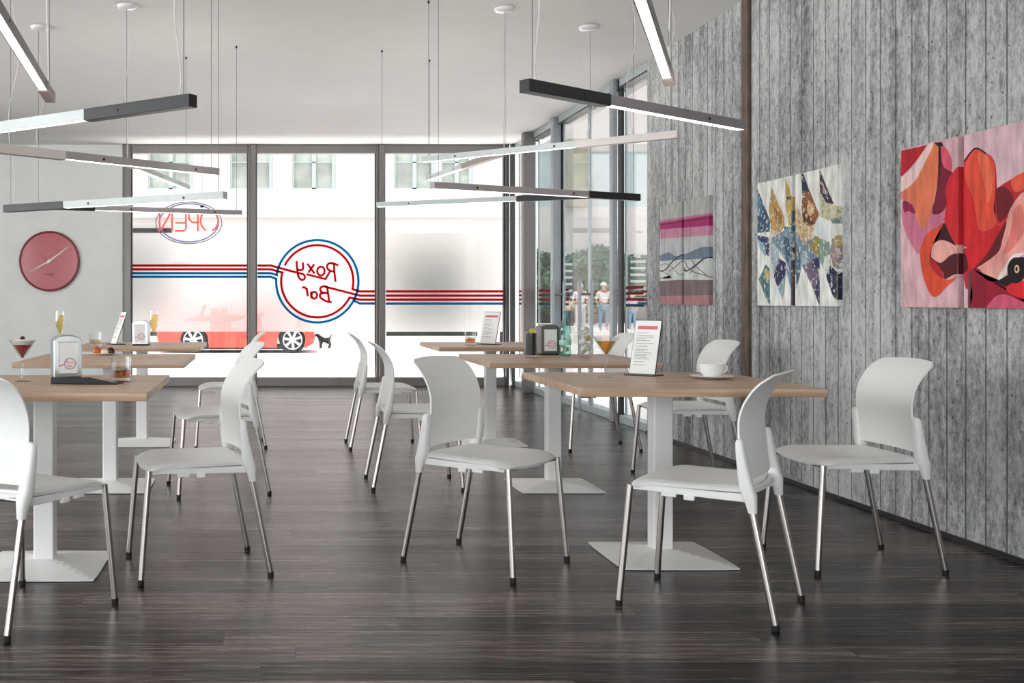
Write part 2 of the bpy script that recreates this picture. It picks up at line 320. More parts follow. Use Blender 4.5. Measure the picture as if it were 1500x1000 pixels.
for i in range(3):
    x0, x1 = mull[i], mull[i+1]; wn = struct(empty('window_%d' % (i+1), ((x0+x1)/2, YB, 0)))
    ox = wn.location.x
    f = MB(); hw = .052
    f.box((x0+hw-ox, -.03, ZC-.105), (x1-hw-ox, .09, ZC-.0)); f.box((x0+hw-ox, -.03, 0), (x1-hw-ox, .09, .105)); f.build('rail', M['alu'], wn, bevel=.004)
    f = MB(); f.box((x0-hw*.35-ox, -.06, 0), (x0+hw-ox, .09, ZC+.0)); f.box((x0-hw-ox, -.02, 0), (x0-hw*.35-ox, .1, ZC)); f.build('mullion', M['alu'], wn, bevel=.006)
    f = MB(); f.box((x0+hw-ox, .0, .105), (x0+hw+.012-ox, .07, ZC-.105)); f.box((x1-hw-.012-ox, .0, .105), (x1-hw-ox, .07, ZC-.105)); f.build('gasket', M['alud'], wn)
    g = MB(); g.box((x0+hw-ox, .042, .105), (x1-hw-ox, .048, ZC-.105)); g.build('glass_pane', M['pane'], wn)
    g = MB(); g.box((x0+hw+.012-ox, .0485, FZ0), (x1-hw-.012-ox, .0515, FZ1)); tag(g.build('frosted_film', M['film'], wn), 'milky frosted film across the middle of the pane')
    d = MB(); YD = .0415; wd = .030
    def L_(pts, m, w_=wd, closed=False): ribbon(d, [(a-ox, c) for a, c in pts], w_, YD, m=m, closed=closed)
    if i == 0:
        for py, m in ((388.8,0),(394.3,0),(399.9,1),(405.2,1)): L_([pz((191.5,py)), pz((361.5,py))], m)
    if i == 2:
        for py, m in ((426.7,0),(432.9,0),(438.8,0),(444.5,1)): L_([pz((565.5,py)), pz((739,py))], m)
    if i == 1:
        C = pz((464.8, 411.8)); rb = 60.3*YG/F; rr = 52.9*YG/F
        ang = lambda px, py: math.atan2(-(py-411.8), px-464.8)
        q = lambda *pp: [pz(p) for p in pp]
        # blue rings
        L_(q((377,399.9),(397,399.9),(405.3,402.6)) + arc(C[0], C[1], rb, ang(406,402.5), -.49, 70), 1)
        a = 2*PI+ang(404.6,408.3)
        L_(q((377,405.2),(397,405.2),(404.2,408)) + arc(C[0], C[1], rb, math.atan2(411.8-408.3, 404.6-464.8), 2*PI-.49, 50) + q((527.5,444.3),(549,444.3)), 1)
        # red rings
        L_(q((377,394.3),(397,394.3),(413.6,399)) + arc(C[0], C[1], rr, PI-.24+.0, 2*PI-.47, 50) + q((527.5,438.8),(549,438.8)), 0)
        L_(arc(C[0], C[1], rr, math.atan2(23.3, -48.3), -.22, 50) + q((527.5,426.7),(549,426.7)), 0)
        L_(q((377,388.8),(397,388.8),(434.5,399)), 0, wd)
        L_(q((475.5,419.5),(527.5,432.9),(549,432.9)), 0, wd)
        cq = lambda *pp: [pz((370+x/6.668, 330+y/6.668)) for x, y in pp]
        lw = .028
        L_(cq((838,390),(800,374),(745,368)), 0, lw); L_(cq((795,376),(800,460),(811,553)), 0, lw)
        L_(smoothline(cq((790,370),(745,372),(728,402),(745,435),(796,452))), 0, lw); L_(cq((758,448),(712,524),(525,476)), 0, lw)
        L_(arc(pz((370+668/6.668,0))[0], pz((0,330+446/6.668))[1], 36/6.668*YG/F, 0, 2*PI, 24, 43/6.668*YG/F)[:-1], 0, lw, True)
        L_(cq((535,372),(605,470)), 0, lw); L_(cq((602,378),(545,462)), 0, lw)
        L_(smoothline(cq((430,345),(436,420),(460,436),(492,425),(490,360))), 0, lw)
        L_(smoothline(cq((436,410),(445,490),(475,530),(507,520),(500,480),(434,462))), 0, lw)
        L_(cq((728,600),(740,680),(750,750)), 0, lw); L_(smoothline(cq((775,752),(715,738),(665,705),(662,672),(700,660),(740,662))), 0, lw)
        L_(smoothline(cq((742,606),(700,594),(664,610),(668,645),(700,660))), 0, lw)
        L_(arc(pz((370+603/6.668,0))[0], pz((0,330+682/6.668))[1], 27/6.668*YG/F, 0, 2*PI, 20, 33/6.668*YG/F)[:-1], 0, lw, True); L_(cq((572,645),(574,712)), 0, lw)
        L_(cq((528,612),(540,692)), 0, lw); L_(smoothline(cq((532,630),(510,606),(484,608))), 0, lw)
    d.build('printed_logo' if i == 1 else 'printed_stripes', [M['dred'], M['dblue']], wn)
f = MB(); f.box((3.0, YB-.06, 0), (3.043, YB+.1, ZC)); f.box((3.066, YB-.09, 0), (3.108, YB+.02, ZC))
struct(f.build('trim_2', mat('charcoal_aluminium', (84,86,88), .4, .2, noise=.05), bevel=.004))
# right-hand glazed wall : fixed lights and a double door
def post(n, xa, xb, ya, yb, m='alu'):
    p_ = MB(); p_.box((xa, ya, 0), (xb, yb, ZC)); struct(p_.build('trim_%d' % n, M[m], bevel=.006))
post(3, 2.985, 3.12, 12.25, 12.36); post(4, 3.05, 3.14, 11.24, 11.34, 'alum'); post(5, 3.145, 3.165, 11.22, 11.34, 'alud'); post(6, 3.055, 3.098, 9.33, 9.42, 'alum'); post(7, 3.13, 3.15, 9.30, 9.42, 'alud')
def side_window(name, y0, y1, handle=None):
    wn = struct(empty(name, (XR+.06, (y0+y1)/2, 0))); c = (y0+y1)/2; hl = (y1-y0)/2
    f = MB(); f.box((-.05, -hl, ZC-.07), (.05, hl, ZC)); f.box((-.05, -hl, 0), (.05, hl, .07)); f.build('rail', M['alul'], wn, bevel=.004)
    f = MB(); f.box((-.052, -hl, ZC-.085), (.052, hl, ZC-.0705)); f.build('gasket', M['alud'], wn)
    f = MB(); f.box((.0, -hl, .07), (.012, -hl+.03, ZC-.085)); f.box((.0, hl-.03, .07), (.012, hl, ZC-.085)); f.build('stile', M['alul'], wn)
    g = MB(); g.box((.003, -hl+.03, .07), (.009, hl-.03, ZC-.085)); g.build('glass_pane', M['pane'], wn)
    if name in ('window_4', 'door_1', 'window_6', 'window_5'):
        d = MB(); yy = (-hl+.03, hl-.03)
        for z, m in ((1.168,0),(1.118,0),(1.066,0),(1.016,1)):
            if name == 'door_1': ya, yb = hl-.2, hl-.03
            elif name == 'window_6': ya, yb = -.1, hl-.03
            else: ya, yb = yy
            d.mi = m; d.box((-.0005, ya, z), (.0028, yb, z+.024))
        d.build('printed_stripes', [M['dred2'], M['dblue2']], wn)
    if handle is not None:
        for xo in (-.15, -.035):
            h_ = MB(); h_.tube([(xo, handle-c, .03), (xo, handle-c, 1.24)], .017, 12); h_.lathe([(.017,0),(.019,.01),(.012,.03),(.0,.034)], (xo, handle-c, 1.24), 12)
            hd = h_.build('pull_handle', M['alum'], wn, smooth=True)
        h_ = MB(); h_.tube([(-.15, handle-c, 1.13), (.004, handle-c, 1.13)], .014, 10); h_.tube([(-.15, handle-c, .15), (.004, handle-c, .15)], .014, 10); h_.build('handle_bracket', M['alu'], wn, smooth=True)
side_window('window_4', 12.37, 13.18); side_window('window_5', 11.35, 12.24); side_window('door_1', 10.32, 11.21, 11.05); side_window('door_2', 9.43, 10.31, 10.12); side_window('window_6', 8.59, 9.29)

# ------------------------------------------------------------------ outside
b = MB(); b.box((-60, YB+.1, -.6), (60, 90, -.27)); b.box((XR+.25, -20, -.6), (60, YB+.1, -.27)); struct(b.build('ground', mat('pale_street', (222,219,216), .8, noise=.03, nscale=.4, stretch=(.2,3,1))))
b = MB(); b.box((7.4, 33, -.27), (40, 60, -.02)); b.box((8.0, 34.5, -.02), (10.2, 34.9, .22)); struct(b.build('trim_8', mat('plaza_stone', (226,224,221), .8, noise=.03, nscale=1)))
facade = thing('building', 'pale plastered building across the street with upstairs windows', 'building', (0, 32, -.27))
YF = 32.0
fz = lambda py: sz(py, YF)+.27
wins = [(217,283),(337,400),(428,492),(577,638),(646,693)]
holes = [((sx(a,YF), sx(c,YF)), (fz(277), fz(277)+1.75)) for a, c in wins]
shops = [((sx(566,YF), sx(700,YF)), (fz(492), fz(360))), ((sx(140,YF), sx(252,YF)), (fz(492), fz(338))), ((sx(376,YF), sx(450,YF)), (fz(492), fz(422)))]
allh = holes+shops
xs = sorted(set([-12, 8.2]+[v for h in allh for v in h[0]])); zs = sorted(set([0, 9.0]+[v for h in allh for v in h[1]]))
b = MB()
for xa, xb in zip(xs, xs[1:]):
    for za, zb in zip(zs, zs[1:]):
        xm, zm = (xa+xb)/2, (za+zb)/2
        if any(h[0][0] < xm < h[0][1] and h[1][0] < zm < h[1][1] for h in allh): continue
        b.box((xa, 0, za), (xb, .3, zb))
b.build('wall', mat('pale_render', (228,221,216), .85, noise=.02, nscale=.5), facade)
b = MB(); b.box((-12, -.03, fz(320)), (8.2, 0, fz(318.4))); b.build('string_course', mat('course', (205,200,196), .85), facade)
M['wframe'] = mat('window_frame_green', (196,210,206), .5); M['wglass'] = mat('upper_window_glass', (186,192,184), .12, noise=.25, nscale=1.5); M['sglass'] = mat('shop_front_glass', (38,52,38), .2, noise=.5, nscale=1.2)
for (xa, xb), (za, zb) in holes:
    xm = (xa+xb)/2
    f = MB()
    for a in ((xa,0,za,xa+.06,zb),(xb-.12,0,za,xb,zb),(xm-.06,0,za,xm+.06,zb)): f.box((a[0], .05, a[2]), (a[3], .13, a[4]))
    f.box((xa+.06,.05,za),(xb-.12,.13,za+.05)); f.box((xa+.06,.05,fz(238)),(xb-.12,.13,fz(236.4))); wf = f.build('window', M['wframe'], facade)
    g = MB(); g.box((xa, .14, za), (xb, .17, zb)); g.build('pane', M['wglass'], wf)
for (xa, xb), (za, zb) in shops:
    f = MB(); f.box((xa,.1,za),(xb,.16,zb)); wf = f.build('shop_window', M['sglass'], facade)
f = MB(); f.box((sx(185,YF), -.28, fz(341.5)), (sx(251,YF), .02, fz(335))); f.build('awning_edge', mat('dark_awning', (16,24,20), .7), facade)
# building across the plaza
pb = thing('building', 'distant white building beyond the plaza trees with a pale blue glazed storey', 'building', (16, 52, -.27))
YP = 52.0; c2 = lambda px: sx(px, YP)-16; d2 = lambda py: sz(py, YP)+.27
b = MB(); b.box((c2(745), 0, 0), (c2(1010), 1, d2(303))); b.box((c2(745), 0, d2(222)), (c2(1010), 1, d2(60))); b.build('wall', mat('white_render', (232,228,225), .85, noise=.015, nscale=.3), pb)
b = MB(); b.box((c2(745), .05, d2(303)), (c2(1010), .6, d2(222))); b.build('glazed_storey', mat('pale_blue_glazing', (196,216,218), .5, noise=.04, nscale=.2), pb)
b = MB(); b.box((c2(826), -.7, d2(301)), (c2(857), .04, d2(206))); b.box((c2(826), -.9, d2(304)), (c2(857), .04, d2(301.2))); b.build('facade_panel', mat('beige_panel', (168,165,146), .8, noise=.03), pb)

# car
def make_car():
    Yc = 26.8; x0 = sx(228, Yc); x1 = sx(462.5, Yc); ln = x1-x0; xm = (x0+x1)/2
    t = thing('car', 'orange red roadster parked across the street, its roof blurred by the frosted film', 'car', (xm, Yc+.85, -.27))
    wx = [sx(283, Yc)-xm, sx(428.5, Yc)-xm]; R = .335
    red = mat('car_paint', (222,84,66), .25, coat=.6, noise=.02); redd = M['black']
    def arch(cx, z0, r=R+.045, n=14): return [(cx+r*math.cos(PI*k/n), z0+r*math.sin(PI*k/n)) for k in range(n, -1, -1)]
    prof = [(-ln/2+.05,.22)]
    low = []
    for cx in wx: low += [(cx-R-.06,.13)]+arch(cx,.30)+[(cx+R+.06,.13)]
    side = [(-ln/2+.08,.2)] + low + [(ln/2-.2,.16),(ln/2-.04,.24),(ln/2,.40),(ln/2-.03,.55),(ln/2-.12,.66),(wx[1]+.1,.80),(wx[1]-.4,.86),(.3,.88),(-.6,.90),(wx[0],.92),(-ln/2+.25,.88),(-ln/2+.06,.78),(-ln/2,.55),(-ln/2+.02,.35)]
    rings = []
    for y, s_, dz in ((-.85,.93,.03),(-.84,.965,.015),(-.79,.99,0),(-.6,1,.0),(.6,1,0),(.79,.99,0),(.84,.965,.015),(.85,.93,.03)):
        rings.append([Vector((x*(1 if abs(x) < 1.2 else s_+(1-s_)*.2), y, z-(dz if z > .6 else -dz*.4))) for x, z in side])
    b = MB(); b.loft(rings); b.build('body', red, t, smooth=True)
    b = MB(); cab = [(-1.0,.86),(-.75,1.12),(-.35,1.24),(.15,1.22),(.85,.86)]
    b.loft([[Vector((x*(1-.04*k), y, .86+(z-.86)*(1-.02*k))) for x, z in cab] for k, y in ((1,-.62),(0,-.5),(0,.5),(1,.62))]); b.build('cabin', mat('car_glass', (45,48,50), .1), t, smooth=True)
    b = MB(); b.tube([(-.9,-.60,.93),(-.72,-.57,1.14),(-.33,-.55,1.27),(.16,-.55,1.25),(.86,-.60,.88)], .03, 8); b.build('roof_rail', red, t, smooth=True)
    b = MB(); b.box((-ln/2+.35,-.82,.10),(ln/2-.35,.82,.17)); b.build('sill', M['black'], t)
    b = MB(); b.loft([[Vector((ln/2-.36,-.845,.62)),Vector((ln/2-.1,-.80,.50)),Vector((ln/2-.04,-.78,.44)),Vector((ln/2-.3,-.86,.50))],[Vector((ln/2-.36,-.80,.62)),Vector((ln/2-.1,-.75,.50)),Vector((ln/2-.04,-.73,.44)),Vector((ln/2-.3,-.8,.50))]]); b.build('headlight', mat('headlight', (240,160,110), .15), t)
    tyre = mat('tyre', (22,24,24), .8); rim = mat('alloy_rim', (225,228,228), .3, .3)
    for cx in wx:
        for sgn in (-1, 1):
            b = MB(); b.lathe([(R-.10,-.10),(R-.03,-.11),(R,-.08),(R,.08),(R-.03,.11),(R-.10,.10)], (cx, sgn*.76, R), 32, axis='y'); wv = b.build('wheel', tyre, t, smooth=True)
            b = MB(); yo = sgn*.76+sgn*.10
            b.lathe([(R-.085,-.02*sgn),(R-.085,.015*sgn),(R-.11,.015*sgn),(R-.12,-.02*sgn)], (cx, yo, R), 32, caps=False, axis='y'); b.lathe([(.055,-.03),(.055,.012),(.0,.018)], (cx, yo, R), 16, axis='y')
            for k in range(7):
                a = 2*PI*k/7+.3; d = Vector((math.cos(a),0,math.sin(a))); n_ = Vector((-d.z,0,d.x)); c = Vector((cx, yo, R))
                b.loft([[c+d*.04+n_*.028+Vector((0,s2,0)), c+d*.04-n_*.028+Vector((0,s2,0)), c+d*(R-.10)-n_*.036+Vector((0,s2,0)), c+d*(R-.10)+n_*.036+Vector((0,s2,0))] for s2 in (-.012,.012)])
            b.build('rim', rim, wv)
            b = MB(); b.lathe([(R-.10,-.003),(R-.10,.003)], (cx, sgn*.76+sgn*.07, R), 24, axis='y'); b.build('brake_disc', mat('brake_disc', (30,32,34), .6), wv)
make_car()
# dark parked wheel fragment beside the car : a small black dog
def make_dog():
    Y = 29.0; x = sx(475, Y)
    dg = MB(); bm = dg.bm
    P = dict(hip=(.10,0,.27), chest=(-.10,0,.31), neck=(-.17,0,.40), head=(-.22,0,.46), nose=(-.31,0,.43), tail=(.20,0,.38), tail2=(.24,0,.48))
    names = list(P); vs = {k: bm.verts.new(P[k]) for k in names}; rad = dict(hip=.075, chest=.085, neck=.06, head=.06, nose=.028, tail=.02, tail2=.012)
    E = [('hip','chest'),('chest','neck'),('neck','head'),('head','nose'),('hip','tail'),('tail','tail2')]
    for a, c in E: bm.edges.new((vs[a], vs[c]))
    order = [rad[k] for k in names]
    for nm, base, sx_, sy in (('f','chest',-.13,.05),('f2','chest',-.10,-.05),('h','hip',.13,.05),('h2','hip',.16,-.05)):
        k1 = bm.verts.new((sx_+(.05 if nm[0]=='h' else 0), sy, .15)); k2 = bm.verts.new((sx_, sy, .02)); bm.edges.new((vs[base], k1)); bm.edges.new((k1, k2)); order += [.03, .022]
    me = bpy.data.meshes.new('dog'); bm.to_mesh(me); bm.free(); o = bpy.data.objects.new('dog', me); COL.objects.link(o); o.location = (x, Y, -.27)
    o.scale = (.85,.85,.85)
    sk = o.modifiers.new('skin', 'SKIN')
    for v, r in zip(me.skin_vertices[0].data, order): v.radius = (r, r)
    me.skin_vertices[0].data[0].use_root = True
    o.modifiers.new('sub', 'SUBSURF').levels = 1; me.materials.append(M['black'])
    tag(o, 'small black shape like a dog on the street in front of the red car', 'dog')
make_dog()
b = MB(); b.lathe([(.055,0),(.055,.50),(.045,.52),(.05,.56),(.05,.85),(.03,.9),(0,.92)], n=14); o = b.build('street_bollard', mat('black_bollard', (14,14,15), .5), smooth=True)
o.location = (sx(735.5, 24), 24, -.27); tag(o, 'thin black bollard on the pale street behind the third window', 'bollard')

# trees, slatted fences and people beyond the glass doors
leafm = [mat('leaves_dark', (40,66,44), .6, noise=.5, nscale=2), mat('leaves_green', (84,128,84), .6, noise=.5, nscale=2), mat('leaves_teal', (104,150,130), .6, noise=.4, nscale=2)]
bark = mat('bark', (70,58,48), .9, noise=.3, nscale=12)
def tree(x, y, h, r, mi, label):
    t = thing('tree', label, 'tree', (x, y, -.02), 0, 'trees on the plaza')
    b = MB(); b.tube([(0,0,0),(.05,0,h*.35),(0,.05,h*.6)], [.11,.09,.05], 8)
    b.build('trunk', bark, t, smooth=True)
    b = MB()
    blobs = [(Vector((random.uniform(-.6,.6)*r, random.uniform(-.4,.4)*r, h*random.uniform(.28,.82))), random.uniform(.35,.6)*r) for _ in range(9)]
    for k in range(2600):
        c, rad = random.choice(blobs); d = Vector((random.gauss(0,1), random.gauss(0,1), random.gauss(0,1))).normalized(); p = c+d*rad*random.uniform(.75,1.05)
        if p.z < .15: continue
        if p.z > h: p.z = h-random.uniform(0,.2)
        a = Vector((random.gauss(0,1), random.gauss(0,1), random.gauss(0,1))).normalized(); u = d.cross(a).normalized()*random.uniform(.07,.13); v = (d+a*.5).cross(u).normalized()*random.uniform(.04,.07)
        b.mi = random.choice([mi, mi, (mi+1)%3]); b.face([b.bm.verts.new(q) for q in (p-u, p-v, p+u, p+v)])
    b.build('foliage', leafm, t, fix=False)
for x, y, h, r, mi, lb in ((12.3,43,3.1,1.35,0,'dark green leafy tree left behind the people on the plaza'), (14.4,46.6,3.3,1.6,1,'tall mid green leafy tree behind the people in white shirts'),
                           (16.9,43.4,3.0,1.4,2,'bluish green tree furthest right seen through the glass beside the concrete wall'), (10.4,47,2.9,1.3,2,'pale green bushy tree seen through the glass left of the door handles')):
    tree(x, y, h, r, mi, lb)
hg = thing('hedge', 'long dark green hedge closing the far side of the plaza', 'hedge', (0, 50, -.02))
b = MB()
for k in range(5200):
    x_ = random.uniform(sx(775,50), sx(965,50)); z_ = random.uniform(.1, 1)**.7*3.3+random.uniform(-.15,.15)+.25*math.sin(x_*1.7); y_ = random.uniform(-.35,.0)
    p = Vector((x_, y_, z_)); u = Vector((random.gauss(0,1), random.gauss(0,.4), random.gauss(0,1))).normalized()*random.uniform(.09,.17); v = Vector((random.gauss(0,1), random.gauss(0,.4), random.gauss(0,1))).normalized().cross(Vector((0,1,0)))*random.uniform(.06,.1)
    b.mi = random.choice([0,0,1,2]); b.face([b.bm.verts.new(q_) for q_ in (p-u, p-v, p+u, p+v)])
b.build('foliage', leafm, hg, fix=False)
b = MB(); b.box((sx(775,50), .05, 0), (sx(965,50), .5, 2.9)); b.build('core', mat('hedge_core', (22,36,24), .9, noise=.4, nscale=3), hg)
def slats(px0, px1, py0, py1, n, label):
    Y = 40.6; t = thing('slatted_screen', label, 'fence', (sx(px0, Y), Y, -.02))
    wd = sx(px1, Y)-sx(px0, Y)
    b = MB(); b.box((-.04,-.05,0),(.04,.05,sz(py0,Y)+.1)); b.build('post', M['alud'], t); b = MB(); b.box((wd-.03,-.05,0),(wd+.03,.05,sz(py0,Y)+.1)); b.build('post', M['alud'], t)
    b = MB()
    for k in range(n):
        z = sz(py1 + (py0-py1)*k/(n-1), Y); b.box((.04,-.06,z),(wd-.03,.06,z+.09))
    b.build('slats', mat('pale_slat', (190,200,190), .7), t)
slats(821, 839, 388, 436, 6, 'slatted screen with dark gaps left of the people outside the doors')
slats(921, 946, 384, 432, 6, 'slatted screen with pale rungs right of the door post outside')
skin = mat('skin', (205,160,135), .6)
def person(px, top, bot, Y, shirt, trou, hair, label, pose=0, hat=False, facing=PI/2):
    z1 = sz(top, Y); z0 = -.02; h = z1-z0; k = h/1.75
    t = tag(MB().build('person', skin), label, 'person')  # body mesh filled below
    bpy.data.objects.remove(t)
    verts = []; edges = []; rad = []
    def V(p, r): verts.append(Vector(p)*k); rad.append(r*k); return len(verts)-1
    pel = V((0,0,.95),.15); bel = V((0,0,1.12),.145); che = V((0,.0,1.33),.17); nk = V((0,0,1.50),.06); hd = V((0,-.01,1.60),.095); ht = V((0,0,1.70),.08)
    for a, c in ((pel,bel),(bel,che),(che,nk),(nk,hd),(hd,ht)): edges.append((a,c))
    for s in (-1,1):
        sp_ = .06+.05*pose*(s if pose else 1)
        sh = V((s*.19,0,1.40),.065); el = V((s*.27,.03,1.12),.048); wr = V((s*(.25-.12*pose),-.08-.1*pose,.92+.18*pose),.033); ha = V((s*(.24-.12*pose),-.1-.12*pose,.84+.16*pose),.035); edges += [(che,sh),(sh,el),(el,wr),(wr,ha)]
        hi = V((s*.10,0,.88),.095); kn = V((s*.12,-.03+.05*s*pose,.50),.07); an = V((s*.13,.03+.08*s*pose,.09),.05); to = V((s*.14,-.12+.08*s*pose,.04),.04); edges += [(pel,hi),(hi,kn),(kn,an),(an,to)]
    def sk(name, keep, grow, m, parent):
        idx = [i for i in range(len(verts)) if i in keep]; mp = {o:i for i, o in enumerate(idx)}
        me = bpy.data.meshes.new(name); me.from_pydata([verts[i] for i in idx], [(mp[a],mp[c]) for a,c in edges if a in mp and c in mp], []); o = bpy.data.objects.new(name, me); COL.objects.link(o)
        s_ = o.modifiers.new('skin','SKIN')
        for v, i in zip(me.skin_vertices[0].data, idx): v.radius = (rad[i]+grow*k, rad[i]*.8+grow*k)
        me.skin_vertices[0].data[0].use_root = True
        o.modifiers.new('sub','SUBSURF').levels = 2; me.materials.append(m)
        if parent: o.parent = parent
        return o
    body = sk('person', set(range(len(verts))), 0, skin, None); body.location = (sx(px, Y), Y, z0); body.rotation_euler = (0,0,facing-PI/2); tag(body, label, 'person')
    arms = {6,7,14,15}
    sk('shirt', {0,1,2,6,7,14,15}, .014, shirt, body); sk('trousers', {0,10,11,12,18,19,20}, .016, trou, body)
    hm = MB(); hm.lathe([(.0,1.745),(.06,1.74),(.1,1.70),(.112,1.63),(.105,1.57)], n=16) if not hat else hm.lathe([(0,1.78),(.07,1.77),(.105,1.71),(.115,1.66),(.16,1.655)], n=16)
    for v in hm.bm.verts: v.co = v.co*k
    hm.build('hat' if hat else 'hair', hair, body, smooth=True)
wh = mat('white_shirt', (240,238,234), .8); pale = mat('pale_trousers', (214,216,210), .8); jean = mat('light_jeans', (120,160,180), .8); jean2 = mat('pale_blue_jeans', (150,180,215), .8); dk = mat('dark_cloth', (22,28,30), .8); cream = mat('cream_top', (235,225,190), .8)
hairm = mat('fair_hair', (205,195,175), .7); dkh = mat('dark_hair', (60,45,38), .7); pinkm = mat('pink_top', (225,190,205), .8)
person(850, 414, 480, 38, wh, pale, hairm, 'person in white top and pale trousers outside, seen between the door handles', .3)
person(884, 414, 480, 38, wh, jean, mat('white_cap', (238,236,232), .7), 'person in white shirt, light jeans and pale cap standing outside the doors', .2, True)
person(926, 430, 490, 40, pinkm, jean2, mat('blond_hair', (222,205,160), .7), 'person in pink and white top and pale blue jeans right of the door post', .5)
person(832, 432, 490, 39, cream, dk, dkh, 'person in cream top and dark trousers outside, left of the handles', .6)
person(818, 424, 490, 37, dk, dk, dkh, 'person in dark clothes outside, behind the left door frame post', .3)

# ------------------------------------------------------------------ tables
def make_table():
    t = empty('bistro_table')
    b = MB(); b.box((-.46,-.46,.71), (.46,.46,.74)); tp = b.build('tabletop', M['oak'], t, bevel=.0025)
    b = MB(); b.box((-.04,-.04,.012), (.04,.04,.70)); b.build('column', M['wsteel'], t, bevel=.006, segs=3)
    b = MB(); b.box((-.2,-.2,.70), (.2,.2,.7095)); b.build('mounting_plate', M['wsteel'], t)
    # shallow folded base sheet
    b = MB(); hs = .238; n = 16; P = []
    for i in range(n+1):
        row = []
        for j in range(n+1):
            u = -1+2*i/n; v = -1+2*j/n
            k = max(abs(u), abs(v)); rad = hs*(1-.03*(abs(u*v))**4)
            z = .004 + .040*(1-k)
            row.append(Vector((u*rad, v*rad, z+.004)))
        P.append(row)
    b.shell(P, .006); b.build('base_plate', M['wsteel'], t)
    return t
tabs = [(1.657, 4.45, 'nearest right bistro table, carrying amber cocktail, menu and coffee cup', 'table_a'),
        (1.66, 6.12, 'middle right bistro table, carrying green bottle and cola glass', 'table_b'),
        (1.69, 7.96, 'rearmost right bistro table, carrying tumbler and menu', 'table_c'),
        (-.885, 4.28, 'nearest left bistro table, carrying red cocktail and black bill folder', 'table_d'),
        (-.89, 6.12, 'middle left bistro table, carrying pastry plate and champagne flutes', 'table_e'),
        (-.92, 7.96, 'rearmost left bistro table, carrying menu and napkin dispenser', 'table_f')]
t0 = make_table()
for i, (x, y, lb, _) in enumerate(tabs):
    t = t0 if i == 0 else copy_tree(t0)
    t.location = (x, y, 0); tag(t, lb, 'table', 'square bistro tables')

